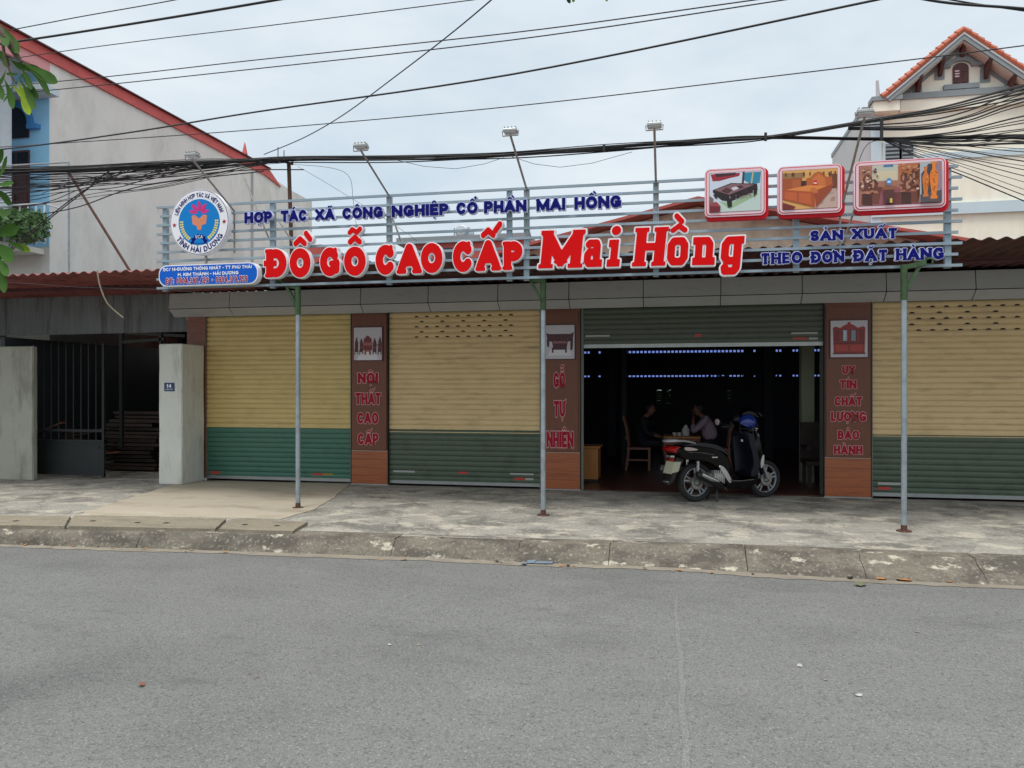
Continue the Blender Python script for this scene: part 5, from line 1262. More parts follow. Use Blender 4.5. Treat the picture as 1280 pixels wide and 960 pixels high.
# ================================================================== CABLES
def cable(pts, ys, r, lab=None, group=None, p=None, m='cable', n=8, name='overhead_cable'):
    if not isinstance(ys, (list, tuple)): ys = [ys] * len(pts)
    w3 = [P(a, b, y) for (a, b), y in zip(pts, ys)]; w3 = spline(w3, n) if len(w3) > 2 else w3
    o = MB().tube(w3, r, 5).build(name, M[m], p, smooth='auto')
    if lab: tag(o, lab, 'cable', group or 'cables crossing the sky above the shop')
    return o
def yl(pts, y0, y1): xs_ = [p[0] for p in pts]; return [y0 + (y1 - y0) * (x - xs_[0]) / (xs_[-1] - xs_[0]) for x in xs_]
UP = [
 ([(-260, 88), (0, 40), (100, 21), (218, 0), (330, -24)], -4.2, -5.2, .007, 'thin cable cutting the extreme top left corner above the thick pair'),
 ([(-260, 92), (0, 55), (170, 29), (345, 0), (500, -28)], -4.2, -5.4, .016, 'thick twin cable running off the top left, thickest in the sky'),
 ([(-260, 113), (30, 71), (170, 52), (320, 34), (590, 0), (800, -30)], -4.0, -5.6, .006, 'thin cable leaving the top of the photo left of centre'),
 ([(-260, 128), (70, 102), (320, 75), (640, 41), (900, 6), (1080, -20)], -3.8, -5.8, .007, 'upper cable of the close parallel pair meeting the top edge right of centre'),
 ([(-260, 142), (60, 113), (320, 86), (640, 50), (960, 3), (1110, -22)], -3.8, -5.8, .007, 'lower cable of the close parallel pair meeting the top edge right of centre'),
 ([(-260, 212), (0, 187), (160, 166), (320, 140), (640, 93), (1105, -2), (1300, -44)], -3.4, -6.0, .012, 'heavy single cable rising across the whole sky to the upper right'),
 ([(-260, 198), (0, 184), (62, 180), (320, 162), (640, 133), (1020, 89), (1280, 57), (1500, 26)], -3.4, -5.0, .007, 'long thin cable crossing in front of the gabled roof at right'),
 ([(1040, -30), (1160, 0), (1280, 11), (1500, 30)], -5.6, -6.0, .013, 'thick cable in the top right corner of the sky'),
 ([(1080, -22), (1190, 0), (1280, 13.5), (1500, 44)], -5.6, -6.0, .008, 'thinner cable just under the thick one in the top right corner'),
]
for pts, y0, y1, r, lab in UP: cable(pts, yl(pts, y0, y1), r * .75, lab)
cable([(640, -25), (614, 0), (560, 45), (495, 95), (430, 143), (380, 172), (330, 193)], [-6, -5.8, -5, -4.2, -3.4, -2.6, -2.0], .006, 'slack thin service wire dropping diagonally from the top edge to the bundle')
bc = [(-260, 226), (-60, 218), (0, 215), (120, 211), (240, 205.5), (300, 203), (360, 199.5), (500, 198.5), (640, 193), (760, 185), (900, 176), (965, 171.5), (1102, 166)]
by = -2.0
bb = empty('cable_bundle', P(640, 193, by), 'thick black bundle of telephone cables stretched just above the sign', 'cable bundle')
rb = random.Random(5)
for k in range(18):
    off = rb.uniform(-4.2, 4.2); oy = rb.uniform(-.06, .06); ph = rb.random() * 6; am = rb.uniform(.3, 2.4)
    pts = []
    for i, (x, y) in enumerate(bc):
        sp = 1.0 if x > 280 else 1.5
        if x >= 965: base = 171.5 + (x - 965) * (rb.choice((-.16, .02)) if False else (-.165 if k % 2 else .015)); yy = base + off * .5
        else: yy = y + off * sp * .8 + am * math.sin(x * .012 + ph)
        pts.append((x, yy))
    if k % 2: pts += [(1180, 137 + off), (1290, 112 + off * 2.2), (1500, 66 + off * 3)]
    else: pts += [(1290, 172 + off * 1.5), (1500, 180 + off * 4)]
    cable(pts, by + oy, rb.choice((.006, .008, .011)), p=bb, name='cable')
for px, y0, y1 in ((1102, 149, 175), (957, 166, 176), (755, 181, 190)): MB().bar(P(px, y0, by - .06), P(px, y1, by - .06), .03).build('clamp', M['cable'], bb)
MB().tube([P(640, 196, by), P(668, 205, by), P(700, 209, by), P(740, 204, by), P(790, 190, by)], .003, 4).build('loose_wire', M['cable'], bb)
MB().tube([P(495, 200, by), P(530, 208, by), P(570, 211, by), P(605, 205, by), P(630, 197, by)], .003, 4).build('loose_wire', M['cable'], bb)
tg = empty('cable_tangle', P(200, 215, by), 'loose fan of thin wires spreading left from the thick bundle', 'cable bundle')
for k in range(30):
    x0_ = rb.uniform(150, 345); xe_ = rb.uniform(-80, 60); ye = rb.uniform(214, 262); ys_ = 208 - (x0_ - 150) * .03; mid = (x0_ + xe_) / 2
    pts = [(x0_ + 30, ys_ - 2), (x0_, ys_ + rb.uniform(-2, 3)), (mid + 30, (ys_ + ye) / 2 + rb.uniform(-4, 8)), (mid - 40, (ys_ + ye) / 2 + rb.uniform(0, 10) + 3), (xe_, ye), (xe_ - 150, ye + 10)]
    cable(pts, by + rb.uniform(-.1, .3), rb.choice((.003, .0045, .006)), p=tg, name='wire', n=5)
for pts in ([(250, 206), (150, 209), (105, 240), (60, 275), (0, 325)], [(235, 205), (160, 215), (110, 235), (50, 280), (-10, 330)], [(330, 214), (180, 232), (100, 258), (50, 268)], [(380, 212), (300, 213), (200, 222), (0, 236), (-100, 240)]):
    cable(pts, by, .008, p=tg, name='wire', n=6)
fn = empty('cable_fan', P(1104, 172, by), 'fan of wires spreading right from the black bundle over the cream house', 'cable bundle')
for k in range(26):
    ye = [108, 116, 121, 126, 131, 144, 149, 152, 160, 164, 168, 171, 175, 178, 181, 186, 190, 196, 202, 208, 214, 222, 230, 238, 246, 254][k]
    st = (1102, 174) if ye > 140 else (1060, 164 - (140 - ye) * .2)
    sag = 6 if 140 < ye < 182 else (10 if ye <= 140 else 0)
    dx = ye > 180 and 1 or 0
    pts = [st, (1150, st[1] + (ye - st[1]) * .28 + sag * .8 + rb.uniform(-2, 2)), (1210, st[1] + (ye - st[1]) * .6 + sag + rb.uniform(-2, 2)), (1285, ye + rb.uniform(-1.5, 1.5)), (1500, ye + (ye - st[1]) * 1.2 - 6)]
    cable(pts, [by, by - .1, by - .3, by - .5, by - 1], rb.choice((.0035, .005, .007)) if k > 9 else rb.choice((.006, .009)), p=fn, name='wire', n=6)
cable([(1102, 174), (1085, 180), (1076, 195), (1073, 206)], by, .004, p=fn, name='wire')
cp = empty('cable_pole', P(362, 330, -1.7), 'rusty steel upright holding the cable bundle behind the sign', 'post')
MB().tube([P(361, 203, -1.9), P(365, 330, -1.9)], .028, 8).build('pole', M['rust'], cp)
for x, y0, y1 in ((347.5, 184, 200), (355, 188, 203)): MB().tube([P(x, y0, -1.95), P(x, y1, -1.95)], .01, 6).build('pin', M['galv'], cp)
MB().bar(P(344, 199, -1.93), P(366, 205, -1.93), .03).build('crossarm', M['rust'], cp)
cable([(362, 205), (430, 215), (442, 255), (450, 330)], -1.8, .003, 'hair-thin wire looping down behind the letters XÃ CÔNG')
cable([(372, 208), (420, 236), (520, 300), (560, 345)], -1.6, .0025, 'hair-thin wire slanting down to the right behind the lettering')
cable([(0, 352), (100, 359), (200, 362), (250, 366)], [-2.6] * 4, .003, 'pale thin wire hanging low along the left canopy edge', m='cable2')
for pts, lab in (([(432, 262), (440, 300), (452, 330)], None),):
    pass
for a_, b_, lab in (((305, 222), (337, 300), 1), ((340, 262), (368, 306), 2), ((487, 262), (503, 306), 3), ((655, 262), (664, 300), 4), ((1050, 318), (1085, 208), 5)):
    MB().tube([P(*a_, SY + .25), P(*b_, SY + .1)], .012, 6).build('stay', M['steel_dull'], sign)

# ================================================================== TREE OVER THE LEFT EDGE
TY = -8.6
tr = empty('street_tree', (-4.0, TY, -.02), 'broad-leaved street tree reaching in from the left edge', 'tree')
bk = [(-4.0, TY, -.05), (-3.98, TY, 1.4), (-4.05, TY + .05, 2.6), (-3.9, TY, 3.8), (-3.7, TY, 4.8)]
MB().tube(spline(bk, 4), [.17 - .007 * i for i in range(17)], 10).build('trunk', M['bark'], tr, smooth='auto')
def twig(pts, r, ys=TY):
    w3 = [P(a, b, ys) if len((a, b)) == 2 else 0 for a, b in pts]; return w3
def br(pts3, r0, r1): s = spline(pts3, 5); return MB().tube(s, [r0 + (r1 - r0) * i / (len(s) - 1) for i in range(len(s))], 6).build('branch', M['bark'], tr, smooth='auto')
br([Vector((-4.0, TY, 2.3)), P(-120, 0, TY), P(-30, 20, TY), P(2, 42, TY), P(20, 68, TY), P(27, 78, TY)], .045, .006)
br([P(2, 42, TY), P(6, 70, TY), P(16, 98, TY), P(20, 104, TY)], .008, .004)
br([Vector((-4.0, TY, 1.6)), P(-140, 300, TY), P(-50, 270, TY), P(-12, 240, TY)], .035, .006)
br([P(-50, 270, TY), P(-25, 292, TY), P(-4, 300, TY)], .01, .005)
br([Vector((-3.8, TY, 4.3)), Vector((-2.2, TY, 4.1)), P(500, -90, TY), P(690, -30, TY), P(712, -4, TY)], .05, .004)
def leaf(b, t, wpx, m='leaf', dy=0.0, droop=.15):
    B, T = P(*b, TY + dy), P(*t, TY + dy + random.uniform(-.05, .05)); ax = T - B; l = ax.length; ax.normalize()
    sd_ = Vector((ax.z, 0, -ax.x)); sd_ = sd_ - ax * sd_.dot(ax); sd_.normalize(); sd_ = (sd_ + Vector((0, random.uniform(-.5, .5), 0))).normalized(); w = wpx / 330.0 * .5; nn = ax.cross(sd_)
    vs = []; f = []; prof = [(0, .05), (.12, .16), (.3, .52), (.5, .85), (.68, 1), (.83, .86), (.94, .5), (1, .05)]
    for t_, w_ in prof:
        c = B + ax * l * t_ + nn * l * droop * math.sin(math.pi * t_) * .5
        vs += [c - sd_ * w * w_ - nn * w * w_ * .25, c, c + sd_ * w * w_ - nn * w * w_ * .25]
    for i in range(len(prof) - 1):
        a = 3 * i; f += [(a, a + 1, a + 4, a + 3), (a + 1, a + 2, a + 5, a + 4)]
    o = MB().add(vs, f).build('leaf', M[m], tr); o.data.polygons.foreach_set('use_smooth', [True] * len(o.data.polygons))
for a in (((-6, 44), (20, 52), 13), ((-4, 60), (12, 84), 14), ((12, 74), (34, 88), 11), ((20, 82), (52, 88), 12), ((8, 86), (-6, 112), 13), ((26, 84), (40, 112), 10), ((-10, 214), (4, 186), 12), ((-8, 262), (12, 268), 14), ((-6, 318), (10, 345), 13), (( 2, 30), (23, 67), 16), ((-4, 28), (10, 58), 14), ((26, 76), (72, 104), 17), ((30, 80), (63, 119), 14), ((26, 92), (48, 124), 10), ((24, 98), (44, 137), 12, 'leaf'), ((22, 100), (37, 144), 14, 'leaf2'), ((18, 100), (4, 128), 10), ((5, 98), (17, 136), 13),
          ((24, 92), (8, 93), 6), ((-8, 95), (4, 125), 12), ((20, 100), (33, 90), 7), ((12, 104), (26, 120), 8, 'leaf2'),
          ((-4, 226), (9, 195), 13), ((-8, 230), (17, 229), 11), ((-8, 236), (15, 255), 17), ((-6, 296), (22, 283), 20), ((-8, 302), (17, 326), 22), ((4, 300), (31, 313), 9), ((10, 304), (38, 313), 12, 'leaf2'), ((-2, 330), (6, 366), 13), ((-10, 262), (3, 275), 12),
          ((-14, 310), (4, 322), 16), ((706, -8), (713, 4), 5), ((716, -6), (717, 3), 4), ((755, -8), (759, 2), 4)): leaf(*a)
for i in range(70):
    a = (random.uniform(-330, -60), random.uniform(-200, 330)); leaf(a, (a[0] + random.uniform(-40, 40), a[1] + random.uniform(10, 45)), random.uniform(11, 18), 'leaf', random.uniform(-.6, .6))

# litter and fallen leaves by the kerb
rl_ = random.Random(31)
def litter(px, py, s, m, lab, cat, z=RZ + .012, n=7, grp=None, name='fallen_leaf', asp=.6):
    c = G(px, py, z); an_ = rl_.uniform(0, 3.1); vs = [(c.x, c.y, c.z + s * .18)]
    for i in range(n): a = 2 * math.pi * i / n; r_ = s * rl_.uniform(.75, 1.1); x, y = r_ * math.cos(a), r_ * asp * math.sin(a); vs.append((c.x + x * math.cos(an_) - y * math.sin(an_), c.y + x * math.sin(an_) + y * math.cos(an_), c.z + s * rl_.uniform(-.05, .25)))
    o = MB().add(vs, [(0, i + 1, (i + 1) % n + 1) for i in range(n)]).build(name, M[m]); return tag(o, lab, cat, grp)
for px, py, s, m, lab in ((1131, 725, .075, 'dry_leaf', 'largest orange dry leaf lying against the kerb at right'), (1102, 723.5, .05, 'dry_leaf', 'pale brown dry leaf between the orange and the dark one at the kerb'), (1063, 722, .045, 'wood_dark', 'dark curled dry leaf at the kerb foot right of the third joint'), (1076, 730.5, .07, 'leaf_old', 'green-grey leaf lying out on the asphalt near the kerb'), (1187, 727, .03, 'dry_leaf', 'small dry leaf furthest right along the kerb foot')):
    litter(px, py, s, m, lab, 'leaf')
for px, py in ((168, 684), (180, 685), (225, 687), (233, 688), (240, 687.5), (140, 684), (122, 683), (90, 682), (283, 690.5), (478, 700), (501, 698), (505, 698.5), (620, 702), (628, 702), (700, 706), (706, 706.5), (712, 707), (716, 707), (808, 710), (842, 712), (850, 713), (64, 681.5), (30, 680.5), (655, 704), (890, 714), (940, 717)):
    litter(px + rl_.uniform(-2, 2), py + rl_.uniform(-.5, 1.5), rl_.uniform(.018, .035), rl_.choice(('dry_leaf', 'dry_leaf', 'wood_dark')), 'small dried brown leaf in the sandy gutter at the foot of the kerb', 'leaf', grp='small dry leaves in the gutter')
bl = empty('plastic_scrap', G(670, 704, RZ), 'torn flat blue plastic scrap lying in the gutter', 'litter')
for px, w_, h_ in ((655, .05, .012), (664, .08, .022), (677, .12, .012), (687, .06, .010)):
    c = G(px, 704 + rl_.uniform(-1, .8), RZ + .012); MB().add([(c.x - w_ / 2, c.y - .04, c.z), (c.x + w_ / 2, c.y - .03, c.z + .004), (c.x + w_ / 2, c.y + .04, c.z + h_), (c.x - w_ / 2, c.y + .03, c.z + h_ * .6)], [(0, 1, 2, 3)]).build('scrap', M['blue_litter'], bl)

# ================================================================== INSIDE THE SHOP
def chair(px, y, rz, lab, m='wood_mid'):
    c = P(px, HY, y); o = empty('wooden_chair', (c.x, y, .01), lab, 'chair', 'wooden chairs at the table', rz)
    W_, D_, S_ = .21, .21, .43
    def part(nm, mb): return mb.build(nm, M[m], o, local=True)
    part('seat', MB().box(-W_ - .01, W_ + .01, -D_ - .01, D_ + .01, S_ - .04, S_))
    for sy in (-1, 1):
        part('leg', MB().bar((W_ - .02, sy * (D_ - .02), 0), (W_ - .02, sy * (D_ - .02), S_ - .041), .035))
        part('leg', MB().bar((-W_ - .03, sy * (D_ - .02), 0), (-W_ + .02, sy * (D_ - .02), S_ - .041), .035))
        part('back_post', MB().tube([(-W_ + .02, sy * (D_ - .02), S_), (-W_ + .0, sy * (D_ - .02), .7), (-W_ - .08, sy * (D_ - .02), 1.0)], .02, 6))
    for z in (.99, .6): part('back_rail', MB().bar((-W_ - .07 + (1 - z) * .12, -D_, z), (-W_ - .07 + (1 - z) * .12, D_, z), .03, .06))
    for k in (-.1, 0, .1): part('back_slat', MB().bar((-W_ - .01, k, .62), (-W_ - .07, k, .97), .03, .015))
    part('stretcher', MB().box(-W_, W_, -D_ + .01, -D_ + .03, .18, .21))
    return o
chair(799, 3.2, 0.0, 'wooden chair at the left end of the table, seen in profile')
chair(897, 3.3, math.pi, 'wooden chair behind the scooter seat, its tall back catching light')
t0, t1 = P(829, HY, 2.9), P(876, HY, 2.9)
tb = empty('wooden_table', ((t0.x + t1.x) / 2, 3.2, .01), 'wooden table with curved legs inside the dark shop', 'table')
MB().box(t0.x, t1.x, 2.9, 3.7, .62, .66).build('tabletop', M['wood_light'], tb, bevel=.01); MB().box(t0.x + .04, t1.x - .04, 2.94, 3.66, .50, .618).build('apron', M['wood_mid'], tb)
for x, s in ((t0.x + .05, -1), (t1.x - .05, 1)):
    for y in (2.97, 3.63): MB().tube(spline([(x, y, .60), (x + s * .03, y, .45), (x, y, .2), (x + s * .0, y, .05), (x + s * .04, y, .012)], 4), [.045 - .0014 * i for i in range(17)], 7).build('leg', M['wood_mid'], tb, smooth='auto')
bt = P(857, 540, 3.2)
o = MB().lathe([(.001, 0), (.06, 0), (.075, .05), (.07, .12), (.035, .17), (.03, .2), (.001, .2)], (bt.x, 3.2, .66), n=14).build('teapot', M['white_wall'], None, smooth='auto'); tag(o, 'pale round teapot on the table inside the shop', 'teapot')
for i, px in enumerate((843, 849)):
    q_ = P(px, 540, 3.15); o = MB().lathe([(.001, 0), (.03, 0), (.04, .06), (.036, .06), (.028, .01), (.001, .01)], (q_.x, 3.15, .66), n=12).build('cup', M['white_wall'], None, smooth='auto'); tag(o, ['small pale cup farther from the teapot', 'small pale cup nearer to the teapot'][i], 'cup', 'cups on the table')
cb = P(727, HY, 1.0).x, P(747.5, HY, 1.0).x
cab = empty('wooden_cabinet', (cb[0], 1.0, .01), 'low light-wood cabinet just inside the doorway beside the pillar', 'cabinet')
MB().box(cb[0] - .3, cb[1], 1.0, 1.45, .06, .56).build('body', M['wood_light'], cab); MB().box(cb[0] - .33, cb[1] + .03, .97, 1.48, .562, .60).build('top', M['wood_light'], cab, bevel=.006); MB().box(cb[0] - .3, cb[1] + .0, 1.02, 1.44, .012, .058).build('plinth', M['wood_dark'], cab)
MB().box(cb[0] - .05, cb[1] - .04, .992, .999, .12, .50).build('door', M['wood_light'], cab)
st2 = empty('carved_settee', (P(1015, HY, 2.2).x, 2.2, .01), 'dark carved wooden settee in the shadow at the right of the doorway', 'settee')
sx_ = P(1004, HY, 1.2).x
MB().box(sx_, sx_ + 1.3, .9, 1.5, .36, .42).build('seat', M['wood_dark'], st2); MB().box(sx_, sx_ + 1.3, 1.46, 1.52, .422, 1.0).build('backrest', M['wood_dark'], st2)
for x in (sx_ + .03, sx_ + 1.24):
    for y in (.93, 1.45): MB().box(x, x + .05, y, y + .05, .012, .358).build('leg', M['wood_dark'], st2)
MB().box(sx_, sx_ + .06, .9, 1.455, .60, .65).build('armrest', M['wood_dark'], st2)

def skin_body(name, J, E_, m, p, sub=2, root=0):
    me = bpy.data.meshes.new(name); me.from_pydata([j[:3] for j in J], E_, []); me.materials.append(m)
    o = bpy.data.objects.new(name, me); COL.objects.link(o); parent(o, p)
    if p is not None: o.matrix_parent_inverse = Matrix.Identity(4)
    md = o.modifiers.new('s', 'SKIN'); md.use_smooth_shade = True
    if not me.skin_vertices: me.skin_vertices.new()
    for i, j in enumerate(J): me.skin_vertices[0].data[i].radius = (j[3], j[4] if len(j) > 4 else j[3]); me.skin_vertices[0].data[i].use_root = (i == root)
    s = o.modifiers.new('d', 'SUBSURF'); s.levels = sub; s.render_levels = sub
    return o
def seated(px, y, rz, lab, shirt, trousers, lean=.10, elbows=True, m_foot=None):
    """a person sitting facing local +x, seat height .43"""
    c = P(px, HY, y); o = empty('person', (c.x, y, .01), lab, 'person', None, rz)
    # trousers: one surface from waist to ankles
    J = [(0, 0, .60, .13, .16), (0, 0, .52, .13, .17)]
    E_ = [(0, 1)]
    for s in (-1, 1):
        n = len(J); J += [(.05, s * .09, .50, .09), (.25, s * .10, .51, .078), (.42, s * .11, .50, .062), (.44, s * .11, .30, .052), (.42, s * .11, .10, .042)]
        E_ += [(1, n)] + [(n + i, n + i + 1) for i in range(4)]
    skin_body('trousers', J, E_, trousers, o, 2, 1)
    # head, neck and arms as the body; shirt over the torso and sleeves
    hx = .10 + lean; J = [(0, 0, .55, .10, .13), (lean * .4, 0, .75, .085, .12), (lean * .9, 0, .92, .06, .10), (lean + .03, 0, .99, .05), (hx, 0, 1.03, .045), (hx + .03, 0, 1.09, .072, .068), (hx + .035, 0, 1.15, .068, .062)]
    E_ = [(i, i + 1) for i in range(6)]
    hands = []
    for s in (-1, 1):
        n = len(J)
        el = (lean + .24, s * .20, .72) if elbows else (lean + .06, s * .22, .72)
        ha = (hx + .125, s * .07, .96) if elbows else (lean + .34, s * .14, .62)
        J += [(lean * .9, s * .14, .94, .045), (*el, .042), (*ha, .027)]; E_ += [(2, n), (n, n + 1), (n + 1, n + 2)]; hands.append((el, ha))
    skin_body('body', J, E_, M['skin'], o, 2, 0)
    S = [(J[0][0], 0, .55, .125, .155), (J[1][0], 0, .75, .122, .165), (J[2][0], 0, .935, .10, .17), (J[3][0] - .01, 0, .995, .068, .075)]
    ES = [(0, 1), (1, 2), (2, 3)]
    for s, (el, ha) in zip((-1, 1), hands):
        n = len(S); m4 = tuple(el[i] + (ha[i] - el[i]) * .62 for i in range(3)); S += [(lean * .9, s * .155, .955, .075), (*el, .056), (*m4, .044)]; ES += [(2, n), (n, n + 1), (n + 1, n + 2)]
    skin_body('shirt', S, ES, shirt, o, 2, 0)
    # fingers on each hand, curled towards the face or resting
    for s, (el, ha) in zip((-1, 1), hands):
        d = (Vector(ha) - Vector(el)).normalized(); pl = Vector(ha) + d * .05
        J2 = [(*ha, .022, .03), (*pl, .016, .032)]; E2 = [(0, 1)]
        sidev = Vector((0, 1, 0)); cu = Vector((-d.z, 0, d.x)) * -1
        for k in range(4):
            n = len(J2); b0 = pl + sidev * (k - 1.5) * .017; L_ = (.034, .042, .044, .036)[k]
            J2 += [(*(b0 + d * .02), .009), (*(b0 + d * (.02 + L_) - cu * -.01), .008), (*(b0 + d * (.03 + L_ * 1.2) + cu * .028), .007)]; E2 += [(1, n), (n, n + 1), (n + 1, n + 2)]
        n = len(J2); J2 += [(*(Vector(ha) + d * .02 - sidev * s * .035), .010), (*(Vector(ha) + d * .055 - sidev * s * .05), .008)]; E2 += [(0, n), (n, n + 1)]
        skin_body('hand', J2, E2, M['skin'], o, 1, 0)
    hc = Vector((hx + .035, 0, 1.12))
    MB().ell(hc + Vector((.0, 0, .015)), (.098, .080, .115), 16).build('head', M['skin'], o, smooth=True, local=True)
    MB().ell(hc + Vector((-.022, 0, .038)), (.095, .086, .112), 16).build('hair', M['hair'], o, smooth=True, local=True)
    MB().tube([hc + Vector((.088, 0, .03)), hc + Vector((.116, 0, -.01)), hc + Vector((.092, 0, -.02))], [.008, .013, .008], 6).build('nose', M['skin'], o, smooth=True, local=True)
    for s in (-1, 1):
        MB().ell(hc + Vector((.088, s * .030, .022)), (.008, .011, .006), 8).build('eye', M['hair'], o, local=True)
        MB().ell(hc + Vector((-.005, s * .082, .0)), (.018, .008, .028), 8).build('ear', M['skin'], o, smooth=True, local=True)
    MB().ell(hc + Vector((.090, 0, -.052)), (.008, .024, .006), 8).build('mouth', M['dk_red'], o, local=True)
    for s in (-1, 1):
        MB().prism([(.36, .0), (.60, .0), (.61, .03), (.50, .07), (.42, .09), (.36, .07)], 'y', s * .11 - .042, s * .11 + .042).build('shoe', m_foot or M['skin'], o, bevel=.015, smooth='auto', local=True)
    return o
seated(889, 3.25, math.pi, 'person in a pale lilac shirt sitting with elbows on the table', M['lilac'], M['dark_cloth'])
seated(801, 3.2, 0.0, 'person in dark clothes sitting on the chair left of the table', M['dark_cloth'], M['dark_cloth'], lean=.03, elbows=False, m_foot=M['white_wall'])

# ================================================================== SCOOTER (front of the machine towards +x of its own frame, its right side to the street)
rw, fw = G(869, 627, 0), G(957, 621.5, 0)
hd_ = math.atan2(fw.y - rw.y, fw.x - rw.x); WB = 1.15; RW = .268
sco = empty('scooter', (rw.x, rw.y, 0), 'black motor scooter parked at the open doorway with helmets on its handlebar', 'scooter', None, hd_)
def lp(nm, mb, m, p=None, **k): return mb.build(nm, M[m] if isinstance(m, str) else m, p or sco, local=True, **k)
def ring(mb, cx, cz, R_, r_, y0=0, n=40, k=10, ry=None):
    ry = ry or r_; vs = []; fs = []
    for i in range(n):
        a = 2 * math.pi * i / n
        for j in range(k):
            b = 2 * math.pi * j / k; rr = R_ + r_ * math.cos(b); vs.append((cx + rr * math.cos(a), y0 + ry * math.sin(b), cz + rr * math.sin(a)))
    for i in range(n):
        for j in range(k): fs.append((i * k + j, ((i + 1) % n) * k + j, ((i + 1) % n) * k + (j + 1) % k, i * k + (j + 1) % k))
    return mb.add(vs, fs)
def wheel(cx, nm='wheel', wide=.045):
    t = lp('wheel', MB().tube([(cx, -.05, RW), (cx, .05, RW)], .035, 14), 'rim', smooth='auto')
    lp('tyre', ring(MB(), cx, RW, RW - .036, .036, ry=wide), 'tyre', t, smooth=True)
    m = MB(); ring(m, cx, RW, RW - .078, .010, ry=.030, k=8); lp('rim', m, 'rim', t, smooth=True)
    for i in range(5):
        a0 = 2 * math.pi * i / 5 + .3
        for da in (-.17, .17):
            a1 = a0 + da; lp('spoke', MB().bar((cx + .03 * math.cos(a0), -.012, RW + .03 * math.sin(a0)), (cx + (RW - .082) * math.cos(a1), -.012, RW + (RW - .082) * math.sin(a1)), .017, .022), 'rim', t)
    lp('brake_disc', MB().lathe([(.05, -.052), (.095, -.052), (.095, -.048), (.05, -.048)], (cx, 0, RW), 'y', 28), 'steel_dull', t, smooth='auto')
    return t
wheel(0, wide=.052); wheel(WB, wide=.042)
def shell(nm, prof, ys, m, p=None, bev=.02, smooth='auto'):
    """side profile (x, z) lofted across y with a scale per station about its centre"""
    cx = sum(q[0] for q in prof) / len(prof); cz = sum(q[1] for q in prof) / len(prof); n = len(prof); vs = []; fs = []
    for y, s in ys: vs += [(cx + (x - cx) * s, y, cz + (z - cz) * s) for x, z in prof]
    for k in range(len(ys) - 1):
        for i in range(n): a = k * n + i; b = k * n + (i + 1) % n; fs.append((a, b, b + n, a + n))
    fs += [tuple(range(n)), tuple(range((len(ys) - 1) * n, len(ys) * n))[::-1]]
    return lp(nm, MB().add(vs, fs), m, p, smooth=smooth)
def cr2(pts, n=5):   # closed smooth profile
    P_ = [Vector((a, 0, b)) for a, b in pts]; o = []; L_ = len(P_)
    for i in range(L_):
        p0, p1, p2, p3 = P_[i - 1], P_[i], P_[(i + 1) % L_], P_[(i + 2) % L_]
        for k in range(n):
            t = k / n; q = .5 * ((2 * p1) + (p2 - p0) * t + (2 * p0 - 5 * p1 + 4 * p2 - p3) * t * t + (3 * p1 - p0 - 3 * p2 + p3) * t ** 3); o.append((q.x, q.z))
    return o
SH = lambda w_: [(-w_, .90), (-w_ * .86, .97), (-w_ * .5, 1.0), (w_ * .5, 1.0), (w_ * .86, .97), (w_, .90)]
shell('rear_body', cr2([(-.40, .735), (-.25, .775), (0, .765), (.28, .71), (.44, .60), (.52, .42), (.48, .29), (.36, .36), (.26, .47), (.10, .55), (-.10, .585), (-.28, .60), (-.38, .67)]), SH(.15), 'black_paint')
shell('seat', cr2([(-.26, .785), (-.05, .815), (.18, .79), (.34, .745), (.45, .66), (.46, .62), (.36, .68), (.15, .735), (-.15, .765), (-.27, .77)], 4), SH(.13), 'seat')
shell('underseat_panel', cr2([(.40, .62), (.52, .44), (.50, .28), (.38, .30), (.34, .45)], 4), SH(.12), 'navy_paint')
shell('floorboard', cr2([(.36, .30), (.60, .27), (.86, .29), (.94, .36), (.90, .22), (.60, .17), (.40, .18)], 4), SH(.165), 'black_paint')
lp('floor_trim', MB().tube([(.44, -.165, .285), (.60, -.172, .275), (.84, -.165, .285)], .007, 6), 'chrome')
shell('leg_shield', cr2([(.80, .30), (.90, .34), (.93, .52), (.86, .74), (.80, .92), (.73, .95), (.74, .82), (.80, .64), (.82, .48), (.77, .36)], 4), [(-.19, .9), (-.17, .97), (-.10, 1), (.10, 1), (.17, .97), (.19, .9)], 'navy_paint')
shell('front_cowl', cr2([(.86, .34), (.98, .40), (1.03, .58), (1.00, .78), (.93, .95), (.84, 1.0), (.82, .88), (.88, .72), (.90, .52)], 4), [(-.14, .82), (-.12, .92), (-.05, 1), (.05, 1), (.12, .92), (.14, .82)], 'black_paint')
shell('cowl_stripe', cr2([(.985, .42), (1.03, .50), (1.035, .62), (1.00, .60), (.97, .50)], 3), [(-.145, .9), (-.11, 1), (-.10, .9)], 'chrome')
lp('headlight', MB().ell((.985, 0, .86), (.05, .085, .07), 14), 'lens', smooth=True)
shell('handlebar_cover', cr2([(.70, .99), (.80, 1.06), (.92, 1.03), (.94, .96), (.84, .92), (.74, .93)], 4), [(-.15, .6), (-.10, .92), (0, 1), (.10, .92), (.15, .6)], 'black_paint')
for s in (-1, 1):
    lp('handgrip', MB().tube([(.80, s * .13, 1.0), (.74, s * .25, 1.0), (.69, s * .34, .985)], [.014, .018, .019], 10), 'seat', smooth='auto')
    lp('brake_lever', MB().tube([(.82, s * .17, .985), (.80, s * .25, .98), (.74, s * .34, .965)], .006, 6), 'chrome', smooth='auto')
    lp('indicator', MB().ell((.90, s * .13, .98), (.035, .03, .02), 10), 'lens', smooth=True)
mr_ = lp('mirror', MB().tube([(.80, .16, 1.0), (.74, .28, 1.02), (.66, .36, 1.04)], .006, 6), 'black_plastic', smooth='auto')
lp('mirror_glass', MB().ell((.635, .38, 1.055), (.014, .055, .048), 16), 'lens', mr_, smooth=True)
